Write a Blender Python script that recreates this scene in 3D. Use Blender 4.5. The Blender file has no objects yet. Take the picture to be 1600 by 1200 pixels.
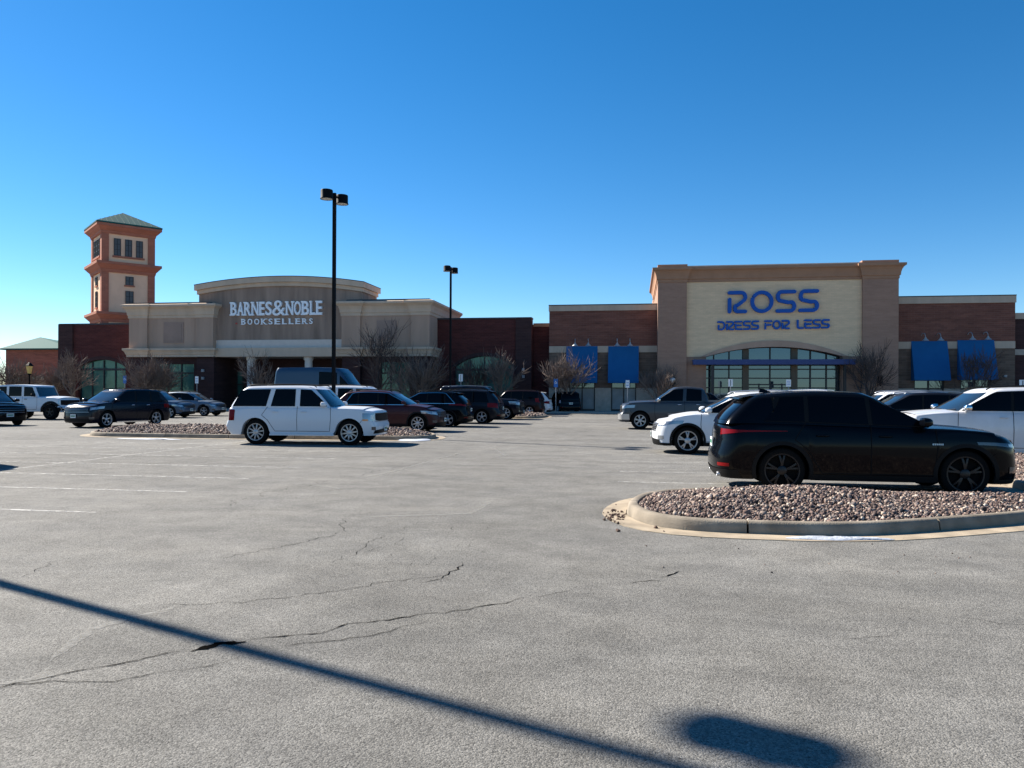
import bpy, bmesh, math, random
import numpy as np
from mathutils import Vector, Matrix
sc = bpy.context.scene
R_ = math.radians
# ------------------------------------------------------------------ camera, sky, sun, exposure
CAMH, YAW, ROLL, HY, FPX = 1.59, R_(9.1), R_(0.27), 615.5, 1200.0
cd = bpy.data.cameras.new('camera'); cam = bpy.data.objects.new('camera', cd); sc.collection.objects.link(cam)
cam.matrix_world = Matrix.Translation((0, 0, CAMH)) @ Matrix.Rotation(YAW, 4, 'Z') @ Matrix.Rotation(R_(90), 4, 'X') @ Matrix.Rotation(ROLL, 4, 'Z')
cd.sensor_width = 36.0; cd.lens = 36.0 * FPX / 1600.0; cd.shift_y = (HY - 600.0) / 1600.0
cd.clip_start = 0.05; cd.clip_end = 6000
sc.camera = cam
SUN_EL = R_(36.5)
SUN_H = Vector((-0.922, 0.388, 0)).normalized()
to_sun = Vector((SUN_H.x * math.cos(SUN_EL), SUN_H.y * math.cos(SUN_EL), math.sin(SUN_EL)))
w = bpy.data.worlds.new('World'); sc.world = w; w.use_nodes = True
nt = w.node_tree; bg = nt.nodes['Background']
sky = nt.nodes.new('ShaderNodeTexSky'); sky.sky_type = 'NISHITA'; sky.sun_disc = False
sky.sun_elevation = SUN_EL; sky.sun_rotation = math.atan2(SUN_H.x, SUN_H.y)
sky.altitude = 1600; sky.air_density = 1.0; sky.dust_density = 0.15; sky.ozone_density = 3.0
bg.inputs['Strength'].default_value = 0.064
hsv = nt.nodes.new('ShaderNodeHueSaturation'); hsv.inputs['Saturation'].default_value = 1.34; hsv.inputs['Hue'].default_value = 0.498
nt.links.new(sky.outputs[0], hsv.inputs['Color']); nt.links.new(hsv.outputs[0], bg.inputs[0])
sl = bpy.data.lights.new('sun', 'SUN'); sl.energy = 5.0; sl.angle = R_(0.65); sl.color = (1.0, 0.93, 0.83)
so = bpy.data.objects.new('sun', sl); sc.collection.objects.link(so)
so.rotation_euler = to_sun.to_track_quat('Z', 'Y').to_euler()
sc.view_settings.view_transform = 'Standard'; sc.view_settings.look = 'None'
sc.view_settings.exposure = 1.32; sc.view_settings.gamma = 1.0
sc.view_settings.use_curve_mapping = False

# ------------------------------------------------------------------ pixel -> place helpers (measuring the photograph)
_c, _s, _cr, _sr = math.cos(YAW), math.sin(YAW), math.cos(ROLL), math.sin(ROLL)
def ray(px, py):
    dx, dy = px - 800, HY - py
    u = (dx * _cr - dy * _sr) / FPX; v = (dx * _sr + dy * _cr) / FPX
    return u * _c - _s, u * _s + _c, v
def gp(px, py, z=0.0):
    x, y, v = ray(px, py); t = (z - CAMH) / v
    return x * t, y * t
def fx(px, py, Y):
    x, y, v = ray(px, py); return x * Y / y
def fz(px, py, Y):
    x, y, v = ray(px, py); return CAMH + v * Y / y

# ------------------------------------------------------------------ materials
def mat(name, col, rough=0.6, metal=0.0, spec=0.5, coat=0.0, ior=None, var=0.0, vscale=3.0, bump=0.0, bscale=40.0, streak=False):
    m = bpy.data.materials.new(name); m.use_nodes = True
    t = m.node_tree; b = t.nodes['Principled BSDF']
    b.inputs['Base Color'].default_value = (*col, 1); b.inputs['Roughness'].default_value = rough
    b.inputs['Metallic'].default_value = metal; b.inputs['Specular IOR Level'].default_value = spec
    b.inputs['Coat Weight'].default_value = coat; b.inputs['Coat Roughness'].default_value = 0.04
    if ior: b.inputs['IOR'].default_value = ior
    if var or bump:
        geo = t.nodes.new('ShaderNodeNewGeometry')
    if var:
        mp = t.nodes.new('ShaderNodeMapping'); t.links.new(geo.outputs['Position'], mp.inputs[0])
        mp.inputs['Scale'].default_value = (1, 1, 0.15) if streak else (1, 1, 1)
        n = t.nodes.new('ShaderNodeTexNoise'); n.inputs['Scale'].default_value = vscale; n.inputs['Detail'].default_value = 6
        t.links.new(mp.outputs[0], n.inputs[0])
        r = t.nodes.new('ShaderNodeMapRange'); r.inputs[1].default_value = 0.25; r.inputs[2].default_value = 0.75
        r.inputs[3].default_value = 1 - var; r.inputs[4].default_value = 1 + var
        t.links.new(n.outputs[0], r.inputs[0])
        mx = t.nodes.new('ShaderNodeVectorMath'); mx.operation = 'SCALE'; mx.inputs[0].default_value = col
        t.links.new(r.outputs[0], mx.inputs['Scale']); t.links.new(mx.outputs[0], b.inputs['Base Color'])
    if bump:
        n2 = t.nodes.new('ShaderNodeTexNoise'); n2.inputs['Scale'].default_value = bscale; n2.inputs['Detail'].default_value = 4
        t.links.new(geo.outputs['Position'], n2.inputs[0])
        bp = t.nodes.new('ShaderNodeBump'); bp.inputs['Strength'].default_value = bump; bp.inputs['Distance'].default_value = 0.02
        t.links.new(n2.outputs[0], bp.inputs['Height']); t.links.new(bp.outputs[0], b.inputs['Normal'])
    return m

def brick(name, c1, c2, cm, bw=0.42, bh=0.14, var=0.25):
    m = bpy.data.materials.new(name); m.use_nodes = True
    t = m.node_tree; b = t.nodes['Principled BSDF']; b.inputs['Roughness'].default_value = 0.9
    b.inputs['Specular IOR Level'].default_value = 0.2
    geo = t.nodes.new('ShaderNodeNewGeometry'); sp = t.nodes.new('ShaderNodeSeparateXYZ'); t.links.new(geo.outputs['Position'], sp.inputs[0])
    ad = t.nodes.new('ShaderNodeMath'); ad.operation = 'ADD'; t.links.new(sp.outputs[0], ad.inputs[0]); t.links.new(sp.outputs[1], ad.inputs[1])
    cb = t.nodes.new('ShaderNodeCombineXYZ'); t.links.new(ad.outputs[0], cb.inputs[0]); t.links.new(sp.outputs[2], cb.inputs[1])
    br = t.nodes.new('ShaderNodeTexBrick'); t.links.new(cb.outputs[0], br.inputs[0])
    br.inputs['Color1'].default_value = (*c1, 1); br.inputs['Color2'].default_value = (*c2, 1); br.inputs['Mortar'].default_value = (*cm, 1)
    br.inputs['Scale'].default_value = 1; br.inputs['Brick Width'].default_value = bw; br.inputs['Row Height'].default_value = bh
    br.inputs['Mortar Size'].default_value = 0.012; br.inputs['Mortar Smooth'].default_value = 0.3; br.inputs['Bias'].default_value = 0.1
    mp = t.nodes.new('ShaderNodeMapping'); t.links.new(cb.outputs[0], mp.inputs[0]); mp.inputs['Scale'].default_value = (0.35, 2.2, 1)
    n = t.nodes.new('ShaderNodeTexNoise'); n.inputs['Scale'].default_value = 1.2; n.inputs['Detail'].default_value = 8; n.inputs['Roughness'].default_value = 0.65
    t.links.new(mp.outputs[0], n.inputs[0])
    r = t.nodes.new('ShaderNodeMapRange'); r.inputs[1].default_value = 0.3; r.inputs[2].default_value = 0.7
    r.inputs[3].default_value = 1 - var; r.inputs[4].default_value = 1 + var; t.links.new(n.outputs[0], r.inputs[0])
    mx = t.nodes.new('ShaderNodeVectorMath'); mx.operation = 'SCALE'
    t.links.new(br.outputs['Color'], mx.inputs[0]); t.links.new(r.outputs[0], mx.inputs['Scale']); t.links.new(mx.outputs[0], b.inputs['Base Color'])
    return m

M = {}
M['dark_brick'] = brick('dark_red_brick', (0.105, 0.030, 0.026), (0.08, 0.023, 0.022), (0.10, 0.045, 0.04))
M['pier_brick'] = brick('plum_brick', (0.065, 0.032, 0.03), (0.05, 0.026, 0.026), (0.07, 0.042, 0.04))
M['red_brick'] = brick('mottled_red_brick', (0.205, 0.082, 0.058), (0.16, 0.066, 0.05), (0.19, 0.105, 0.08), 0.5, 0.16, 0.28)
M['brown_brick'] = brick('brown_brick', (0.175, 0.115, 0.085), (0.125, 0.085, 0.065), (0.17, 0.13, 0.10), 0.6, 0.2, 0.3)
M['taupe_brick'] = brick('taupe_brick', (0.36, 0.215, 0.155), (0.325, 0.195, 0.14), (0.33, 0.215, 0.16), 0.4, 0.14, 0.1)
M['cream_brick'] = brick('cream_brick', (0.78, 0.565, 0.36), (0.71, 0.515, 0.33), (0.66, 0.49, 0.33), 0.4, 0.14, 0.08)
M['orange_brick'] = brick('orange_brick', (0.40, 0.155, 0.10), (0.36, 0.14, 0.09), (0.38, 0.17, 0.115), 0.6, 0.2, 0.12)
M['tan_block'] = mat('tan_cast_stone', (0.49, 0.385, 0.295), 0.85, var=0.12, vscale=1.5, spec=0.2, streak=True)
M['grey_block'] = mat('grey_split_stone', (0.42, 0.36, 0.30), 0.9, var=0.15, vscale=4, spec=0.2)
M['stucco'] = mat('taupe_stucco', (0.45, 0.305, 0.225), 0.9, var=0.14, vscale=0.9, spec=0.2, streak=True)
M['stucco_panel'] = mat('rose_taupe_stucco', (0.35, 0.24, 0.19), 0.9, var=0.1, vscale=0.9, spec=0.2)
M['stucco_trim'] = mat('sandy_stucco_trim', (0.57, 0.435, 0.325), 0.85, var=0.12, vscale=1.3, spec=0.2, streak=True)
M['sign_wall'] = mat('warm_grey_stucco', (0.31, 0.22, 0.17), 0.9, var=0.3, vscale=1.6, spec=0.2, streak=True)
M['pale_band'] = mat('pale_band_paint', (0.66, 0.57, 0.50), 0.8, spec=0.2, var=0.06)
M['terracotta_trim'] = mat('terracotta_trim', (0.36, 0.205, 0.13), 0.85, var=0.1, vscale=1.2, spec=0.2)
M['tower_beige'] = mat('tower_beige_stucco', (0.80, 0.54, 0.36), 0.9, var=0.08, vscale=1.0, spec=0.2)
M['teal_roof'] = mat('teal_standing_seam', (0.009, 0.088, 0.082), 0.8, metal=0.0, spec=0.2, var=0.08)
M['flashing'] = mat('dark_flashing', (0.03, 0.03, 0.035), 0.5)
M['white_paint'] = mat('white_column_paint', (0.72, 0.69, 0.66), 0.6, var=0.05)
M['store_glass'] = mat('storefront_glass', (0.02, 0.03, 0.04), 0.04, spec=0.5, ior=2.1, bump=0.02, bscale=0.8)
M['green_glass'] = mat('green_tinted_glass', (0.05, 0.135, 0.115), 0.08, spec=0.5, ior=1.6, var=0.3, vscale=0.8)
M['tower_glass'] = mat('grey_tower_glass', (0.07, 0.072, 0.075), 0.35, spec=0.4)
M['mullion'] = mat('dark_mullion', (0.02, 0.02, 0.022), 0.5)
M['bronze'] = mat('bronze_mullion', (0.085, 0.06, 0.035), 0.5)
M['dark_interior'] = mat('shaded_doorway', (0.022, 0.017, 0.016), 0.9)
M['blue_awning'] = mat('blue_canvas', (0.014, 0.115, 0.29), 0.8, spec=0.1, var=0.06, vscale=2)
M['blue_sign'] = mat('blue_channel_letter', (0.012, 0.095, 0.40), 0.5, spec=0.2)
M['navy_steel'] = mat('navy_steel', (0.01, 0.035, 0.16), 0.4)
M['white_letter'] = mat('white_channel_letter', (0.92, 0.94, 0.97), 0.4)
M['letter_side'] = mat('letter_return', (0.05, 0.06, 0.09), 0.5)
M['lamp_grey'] = mat('pale_lamp_enamel', (0.34, 0.34, 0.34), 0.4)
M['lamp_black'] = mat('black_pole_paint', (0.004, 0.004, 0.005), 0.6, spec=0.12)
M['lens'] = mat('lamp_lens', (0.5, 0.5, 0.45), 0.2)
M['amber_glass'] = mat('amber_lantern_glass', (0.75, 0.5, 0.16), 0.25)
M['globe_glass'] = mat('white_globe_glass', (0.75, 0.74, 0.7), 0.25)
M['concrete'] = mat('kerb_concrete', (0.235, 0.20, 0.155), 0.9, var=0.42, vscale=3.0, bump=0.3, bscale=60, spec=0.2)
M['gutter'] = mat('gutter_concrete', (0.33, 0.27, 0.195), 0.9, var=0.4, vscale=2.5, bump=0.25, bscale=80, spec=0.2)
M['sidewalk'] = mat('sidewalk_concrete', (0.36, 0.34, 0.30), 0.9, var=0.12, vscale=0.7, spec=0.2)
M['roofing'] = mat('flat_roofing', (0.25, 0.24, 0.22), 0.95)
M['snow'] = mat('old_snow', (0.42, 0.45, 0.50), 0.7, var=0.15, bump=0.4, bscale=30)
M['crack'] = mat('crack_shadow', (0.006, 0.0055, 0.005), 1.0, spec=0.0)
M['sealant'] = mat('pale_sealant', (0.20, 0.195, 0.18), 0.8, var=0.1, vscale=5, bump=0.2)
M['soil'] = mat('gravel_bed_soil', (0.05, 0.038, 0.031), 1.0, var=0.3, vscale=30, bump=0.8, bscale=60)
M['leaf'] = mat('dead_leaf', (0.085, 0.05, 0.035), 0.9)
M['bark'] = mat('grey_brown_bark', (0.17, 0.135, 0.115), 0.9, var=0.3, vscale=8, spec=0.2)
M['twig'] = mat('pale_twig_bark', (0.17, 0.127, 0.105), 0.85, var=0.2, vscale=3, spec=0.2)
M['dark_twig'] = mat('dark_twig_bark', (0.085, 0.062, 0.055), 0.85, var=0.3, vscale=3, spec=0.2)
M['sign_white'] = mat('sign_white', (0.78, 0.8, 0.82), 0.4)
M['sign_blue'] = mat('sign_blue', (0.02, 0.16, 0.5), 0.4)
M['sign_red'] = mat('sign_red', (0.5, 0.03, 0.03), 0.4)
M['galv'] = mat('galvanised_post', (0.3, 0.3, 0.31), 0.5, metal=0.5)
for k_ in ('store_glass', 'green_glass'): M[k_].node_tree.nodes['Principled BSDF'].inputs['Specular Tint'].default_value = (0.55, 0.8, 1.0, 1) if k_ == 'store_glass' else (0.6, 1.0, 0.95, 1)
# car stuff
M['glass'] = mat('tinted_car_glass', (0.002, 0.002, 0.003), 0.03, spec=0.15, ior=1.45)
M['windshield'] = mat('windshield_glass', (0.012, 0.02, 0.028), 0.03, spec=0.7, ior=1.75)
M['tyre'] = mat('tyre_rubber', (0.007, 0.007, 0.007), 0.9, spec=0.1)
M['black_plastic'] = mat('black_trim_plastic', (0.006, 0.006, 0.0065), 0.6, spec=0.15)
M['under'] = mat('underbody', (0.006, 0.006, 0.006), 0.95, spec=0.1)
M['seam'] = mat('panel_gap', (0.008, 0.008, 0.009), 0.9, spec=0.1)
M['chrome'] = mat('chrome', (0.75, 0.75, 0.76), 0.12, metal=1.0)
M['dull_chrome'] = mat('dull_chrome', (0.30, 0.30, 0.31), 0.3, metal=0.9)
M['reflector'] = mat('lamp_reflector', (0.5, 0.5, 0.5), 0.35, metal=0.6, coat=0.3)
M['alloy'] = mat('silver_alloy', (0.42, 0.43, 0.45), 0.3, metal=0.7)
M['dark_alloy'] = mat('dark_alloy', (0.011, 0.011, 0.013), 0.35, metal=0.4)
M['headlight'] = mat('headlight_lens', (0.30, 0.32, 0.34), 0.1, metal=0.5, coat=0.8)
M['dark_headlight'] = mat('smoked_headlight_lens', (0.05, 0.055, 0.065), 0.1, metal=0.4, coat=0.6)
M['indicator'] = mat('amber_indicator', (0.7, 0.2, 0.03), 0.15, coat=1.0)
M['taillight'] = mat('red_taillight_lens', (0.15, 0.002, 0.003), 0.2, coat=0.1, spec=0.15)
M['clear_tail'] = mat('clear_tail_lens', (0.75, 0.5, 0.5), 0.1, coat=1.0)
M['plate'] = mat('plate_white', (0.7, 0.72, 0.72), 0.4)
M['plate_green'] = mat('plate_green', (0.05, 0.2, 0.12), 0.4)
def paint(name, col, metal=0.0, rough=0.32, var=0.0, coat=0.3, spec=0.3):
    return mat(name, col, rough, metal=metal, coat=coat, spec=spec, var=var, vscale=5)
M['p_white'] = paint('white_car_paint', (0.66, 0.67, 0.69))
M['p_black'] = paint('black_car_paint', (0.002, 0.0025, 0.004), coat=0.10, spec=0.10, rough=0.16)
M['p_navy'] = paint('dark_navy_paint', (0.004, 0.005, 0.012), coat=0.12, spec=0.2, rough=0.22)
M['p_charcoal'] = paint('charcoal_paint', (0.010, 0.011, 0.016), 0.1, coat=0.1, spec=0.2, rough=0.25)
M['p_maroon'] = paint('maroon_paint', (0.038, 0.008, 0.012), 0.1, coat=0.15, spec=0.2)
M['p_grey'] = paint('gunmetal_paint', (0.045, 0.05, 0.058), 0.3)
M['p_silver'] = paint('silver_white_paint', (0.66, 0.67, 0.69), 0.15)
M['p_bluegrey'] = paint('blue_grey_paint', (0.13, 0.18, 0.24), 0.3)
M['p_blue'] = paint('slate_blue_paint', (0.045, 0.085, 0.14), 0.3)
M['p_vanblue'] = paint('steel_blue_van_paint', (0.028, 0.06, 0.105), 0.1)
M['p_red'] = paint('dark_red_paint', (0.012, 0.004, 0.005), 0.1, coat=0.1, spec=0.2)
M['p_dusty'] = mat('dusty_white_paint', (0.60, 0.60, 0.61), 0.4, coat=0.6, var=0.12, vscale=2.5)

# ------------------------------------------------------------------ mesh helpers
class MB:
    def __init__(s): s.v = []; s.f = []
    def add(s, vs, fs):
        n = len(s.v); s.v += [tuple(p) for p in vs]; s.f += [tuple(i + n for i in f) for f in fs]
    def box(s, x0, x1, y0, y1, z0, z1):
        s.add([(x0,y0,z0),(x1,y0,z0),(x1,y1,z0),(x0,y1,z0),(x0,y0,z1),(x1,y0,z1),(x1,y1,z1),(x0,y1,z1)],
              [(0,3,2,1),(4,5,6,7),(0,1,5,4),(1,2,6,5),(2,3,7,6),(3,0,4,7)])
    def obox(s, o, ux, uy, x0, x1, y0, y1, z0, z1):     # box in a rotated frame
        P = lambda x, y, z: (o[0] + ux[0]*x + uy[0]*y, o[1] + ux[1]*x + uy[1]*y, z)
        s.add([P(x0,y0,z0),P(x1,y0,z0),P(x1,y1,z0),P(x0,y1,z0),P(x0,y0,z1),P(x1,y0,z1),P(x1,y1,z1),P(x0,y1,z1)],
              [(0,3,2,1),(4,5,6,7),(0,1,5,4),(1,2,6,5),(2,3,7,6),(3,0,4,7)])
    def prism_xz(s, poly, y0, y1):                      # polygon (x,z) counter-clockwise seen from -Y
        n = len(poly)
        vs = [(x, y0, z) for x, z in poly] + [(x, y1, z) for x, z in poly]
        fs = [tuple(range(n)), tuple(range(2*n-1, n-1, -1))] + [(i, i+n, (i+1)%n+n, (i+1)%n) for i in range(n)]
        s.add(vs, fs)
    def prism_yz(s, poly, x0, x1):
        n = len(poly)
        vs = [(x0, y, z) for y, z in poly] + [(x1, y, z) for y, z in poly]
        fs = [tuple(range(n)), tuple(range(2*n-1, n-1, -1))] + [(i, i+n, (i+1)%n+n, (i+1)%n) for i in range(n)]
        s.add(vs, fs)
    def prism_xy(s, poly, z0, z1):
        n = len(poly)
        vs = [(x, y, z0) for x, y in poly] + [(x, y, z1) for x, y in poly]
        fs = [tuple(range(n-1, -1, -1)), tuple(range(n, 2*n))] + [(i, (i+1)%n, (i+1)%n+n, i+n) for i in range(n)]
        s.add(vs, fs)
    def tube(s, pts, rad, n=8, cap=True):
        pts = [Vector(p) for p in pts]
        if not isinstance(rad, (list, tuple)): rad = [rad]*len(pts)
        base = len(s.v); up = Vector((0.123, 0.21, 0.97))
        for i, p in enumerate(pts):
            d = (pts[min(i+1, len(pts)-1)] - pts[max(i-1, 0)]).normalized()
            a = d.cross(up)
            if a.length < 1e-3: a = d.cross(Vector((1, 0, 0)))
            a.normalize(); b = d.cross(a)
            for k in range(n):
                t = 2*math.pi*k/n
                s.v.append(tuple(p + (a*math.cos(t) + b*math.sin(t))*rad[i]))
        for i in range(len(pts)-1):
            for k in range(n):
                s.f.append((base+i*n+k, base+(i+1)*n+k, base+(i+1)*n+(k+1)%n, base+i*n+(k+1)%n))
        if cap:
            s.f.append(tuple(base+k for k in range(n))); e = base+(len(pts)-1)*n
            s.f.append(tuple(e+k for k in range(n-1, -1, -1)))
    def lathe(s, prof, c=(0,0,0), axis='z', n=24, closed=False, cap=True):     # prof: (r, h)
        base = len(s.v); m = len(prof)
        for r, h in prof:
            for k in range(n):
                t = 2*math.pi*k/n; a, b = r*math.cos(t), r*math.sin(t)
                p = (a, b, h) if axis == 'z' else (a, h, b)
                s.v.append((c[0]+p[0], c[1]+p[1], c[2]+p[2]))
        rng = m if closed else m-1
        for i in range(rng):
            j = (i+1) % m
            for k in range(n):
                s.f.append((base+i*n+k, base+i*n+(k+1)%n, base+j*n+(k+1)%n, base+j*n+k))
        if not closed and cap:
            if prof[0][0] > 1e-5: s.f.append(tuple(base+k for k in range(n-1, -1, -1)))
            if prof[-1][0] > 1e-5: s.f.append(tuple(base+(m-1)*n+k for k in range(n)))
    def grid(s, rows, closed=False):
        base = len(s.v); m = len(rows[0])
        for r in rows: s.v += [tuple(p) for p in r]
        for i in range(len(rows)-1):
            for k in range(m if closed else m-1):
                s.f.append((base+i*m+k, base+i*m+(k+1)%m, base+(i+1)*m+(k+1)%m, base+(i+1)*m+k))
    def sweep(s, path, prof, side=1, closed=False):     # path in XY; prof (out, z); out is to the right of travel * side
        n = len(path); rows = []
        for o, z in prof:
            row = []
            for i, p in enumerate(path):
                ds = []
                if i > 0 or closed: q = path[i-1]; ds.append((p[0]-q[0], p[1]-q[1]))
                if i < n-1 or closed: q = path[(i+1) % n]; ds.append((q[0]-p[0], q[1]-p[1]))
                ns = []
                for dx, dy in ds:
                    l = math.hypot(dx, dy) or 1; ns.append((dy/l*side, -dx/l*side))
                if len(ns) == 2:
                    bx, by = ns[0][0]+ns[1][0], ns[0][1]+ns[1][1]; l = math.hypot(bx, by) or 1
                    bx, by = bx/l, by/l; k = max(0.35, bx*ns[0][0]+by*ns[0][1]); m_ = (bx/k, by/k)
                else: m_ = ns[0]
                row.append((p[0]+m_[0]*o, p[1]+m_[1]*o, z))
            rows.append(row)
        s.grid(rows, closed)
    def build(s, name, m, parent=None, smooth=False, loc=None):
        me = bpy.data.meshes.new(name); me.from_pydata(s.v, [], s.f); me.update()
        bm = bmesh.new(); bm.from_mesh(me); bmesh.ops.recalc_face_normals(bm, faces=bm.faces); bm.to_mesh(me); bm.free()
        me.materials.append(m)
        if smooth:
            me.polygons.foreach_set('use_smooth', [True]*len(me.polygons))
            if smooth != True: me.set_sharp_from_angle(angle=R_(smooth))
        o = bpy.data.objects.new(name, me); sc.collection.objects.link(o)
        if parent: o.parent = parent
        if loc: o.location = loc
        return o
def tag(o, label=None, cat=None, group=None, kind=None):
    if label: o['label'] = label
    if cat: o['category'] = cat
    if group: o['group'] = group
    if kind: o['kind'] = kind
    return o
def empty(name, loc=(0,0,0), rz=0.0):
    o = bpy.data.objects.new(name, None); sc.collection.objects.link(o); o.location = loc; o.rotation_euler = (0,0,rz)
    o.empty_display_size = 0.3
    return o
class Local:                                            # parts given in world coordinates under an Empty at loc (no rotation)
    pass
def wpart(mb, name, m, root, smooth=False):
    o = mb.build(name, m, root, smooth)
    q = root; off = Vector((0,0,0))
    while q: off += q.location; q = q.parent
    o.location = -off
    return o
def pchip(tab):
    xs = [p[0] for p in tab]; ys = [p[1] for p in tab]; n = len(xs)
    if n == 1: return lambda x: ys[0]
    h = [xs[i+1]-xs[i] for i in range(n-1)]; d = [(ys[i+1]-ys[i])/h[i] for i in range(n-1)]
    m = [d[0]] + [0 if d[i-1]*d[i] <= 0 else 2*d[i-1]*d[i]/(d[i-1]+d[i]) for i in range(1, n-1)] + [d[-1]]
    def f(x):
        if x <= xs[0]: return ys[0]
        if x >= xs[-1]: return ys[-1]
        i = max(k for k in range(n-1) if xs[k] <= x); t = (x-xs[i])/h[i]
        return ((1+2*t)*(1-t)**2*ys[i] + t*(1-t)**2*h[i]*m[i] + t*t*(3-2*t)*ys[i+1] + t*t*(t-1)*h[i]*m[i+1])
    return f
# ------------------------------------------------------------------ ground
def asphalt():
    m = bpy.data.materials.new('weathered_asphalt'); m.use_nodes = True
    t = m.node_tree; b = t.nodes['Principled BSDF']; L = t.links.new
    b.inputs['Roughness'].default_value = 0.92; b.inputs['Specular IOR Level'].default_value = 0.25
    geo = t.nodes.new('ShaderNodeNewGeometry')
    def noise(sc_, det=5, rough=0.6, sx=1, sy=1, dist=0.0):
        mp = t.nodes.new('ShaderNodeMapping'); L(geo.outputs['Position'], mp.inputs[0]); mp.inputs['Scale'].default_value = (sx, sy, 1)
        n = t.nodes.new('ShaderNodeTexNoise'); n.inputs['Scale'].default_value = sc_; n.inputs['Detail'].default_value = det; n.inputs['Roughness'].default_value = rough; n.inputs['Distortion'].default_value = dist
        L(mp.outputs[0], n.inputs[0]); return n.outputs[0]
    def rng(v, a, b_, c, d):
        r = t.nodes.new('ShaderNodeMapRange'); r.inputs[1].default_value = a; r.inputs[2].default_value = b_; r.inputs[3].default_value = c; r.inputs[4].default_value = d
        L(v, r.inputs[0]); return r.outputs[0]
    def mul(a, c):
        k = t.nodes.new('ShaderNodeMath'); k.operation = 'MULTIPLY'; L(a, k.inputs[0]); L(c, k.inputs[1]); return k.outputs[0]
    big = rng(noise(0.09, 4), 0.3, 0.7, 0.80, 1.20)
    streak = rng(noise(0.55, 8, 0.68, 0.35, 1.0, 1.4), 0.30, 0.70, 0.80, 1.20)
    blotch = rng(noise(1.7, 6, 0.7), 0.3, 0.7, 0.78, 1.22)
    vo = t.nodes.new('ShaderNodeTexVoronoi'); vo.inputs['Scale'].default_value = 105; L(geo.outputs['Position'], vo.inputs[0])
    hs = t.nodes.new('ShaderNodeSeparateColor'); L(vo.outputs['Color'], hs.inputs[0])
    agg = rng(hs.outputs[0], 0, 1, 0.62, 1.40)
    fine = rng(noise(220, 3, 0.7), 0.25, 0.75, 0.48, 1.52)
    pit = rng(noise(48, 4, 0.75), 0.36, 0.42, 0.25, 1.0)
    v = mul(mul(mul(mul(mul(big, streak), blotch), agg), fine), pit)
    sc3 = t.nodes.new('ShaderNodeVectorMath'); sc3.operation = 'SCALE'
    cr = t.nodes.new('ShaderNodeMix'); cr.data_type = 'RGBA'; cr.inputs[6].default_value = (0.160, 0.151, 0.132, 1); cr.inputs[7].default_value = (0.149, 0.146, 0.137, 1)
    L(noise(0.8, 3), cr.inputs[0]); L(cr.outputs[2], sc3.inputs[0]); L(v, sc3.inputs['Scale']); L(sc3.outputs[0], b.inputs['Base Color'])
    hsum = t.nodes.new('ShaderNodeMath'); hsum.operation = 'ADD'
    L(rng(vo.outputs['Distance'], 0, 0.8, 1, 0), hsum.inputs[0]); L(noise(120, 3, 0.7), hsum.inputs[1])
    bp = t.nodes.new('ShaderNodeBump'); bp.inputs['Strength'].default_value = 0.8; bp.inputs['Distance'].default_value = 0.004
    L(hsum.outputs[0], bp.inputs['Height']); L(bp.outputs[0], b.inputs['Normal'])
    return m
M['asphalt'] = asphalt()
g = MB(); g.add([(-3000,-3000,0),(3000,-3000,0),(3000,3000,0),(-3000,3000,0)], [(0,1,2,3)])
tag(g.build('parking_lot', M['asphalt']), kind='structure')

def worn_paint(name='worn_line_paint', col=(0.46, 0.45, 0.42), lo=.05, hi=.9, s_=5):
    m = bpy.data.materials.new(name); m.use_nodes = True
    t = m.node_tree; b = t.nodes['Principled BSDF']; L = t.links.new
    b.inputs['Base Color'].default_value = (*col, 1); b.inputs['Roughness'].default_value = 0.85
    tr = t.nodes.new('ShaderNodeBsdfTransparent'); mx = t.nodes.new('ShaderNodeMixShader')
    geo = t.nodes.new('ShaderNodeNewGeometry')
    n = t.nodes.new('ShaderNodeTexNoise'); n.inputs['Scale'].default_value = s_; n.inputs['Detail'].default_value = 8; n.inputs['Roughness'].default_value = 0.75
    L(geo.outputs['Position'], n.inputs[0])
    r = t.nodes.new('ShaderNodeMapRange'); r.inputs[1].default_value = 0.36; r.inputs[2].default_value = 0.62; r.inputs[3].default_value = lo; r.inputs[4].default_value = hi
    L(n.outputs[0], r.inputs[0]); L(r.outputs[0], mx.inputs[0]); L(tr.outputs[0], mx.inputs[1]); L(b.outputs[0], mx.inputs[2])
    L(mx.outputs[0], t.nodes['Material Output'].inputs[0])
    return m
M['line_paint'] = worn_paint(); M['sealant'] = worn_paint('worn_sealant', (0.27, 0.26, 0.235), .05, .62, 14)
ln = MB(); LW = 0.042
def hl(x0, x1, y): ln.add([(x0,y-LW,.004),(x1,y-LW,.004),(x1,y+LW,.004),(x0,y+LW,.004)], [(0,1,2,3)])
def vl(x, y0, y1): ln.add([(x-LW,y0,.004),(x+LW,y0,.004),(x+LW,y1,.004),(x-LW,y1,.004)], [(0,1,2,3)])
for y in (2.9, 5.02, 7.08, 9.13, 11.28, 13.25, 15.39, 17.67, 19.8, 21.9):
    hl(-12.55, -7.0, y); hl(-18.2, -12.65, y)
vl(-12.6, 2.9, 23.6)
for y in (14.1, 16.0, 18.4, 20.7, 23.0, 25.2, 27.5, 29.8, 32, 34.3, 36.6, 38.9, 41.2, 43.5, 45.8): hl(-0.3, 5.6, y)
for y in (30.0, 32.6, 35.2, 37.8, 40.4, 43.0, 45.6, 48.2, 50.8, 53.4): hl(-13.2, -7.6, y)
tag(ln.build('parking_lines', M['line_paint']), kind='structure')

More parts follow.
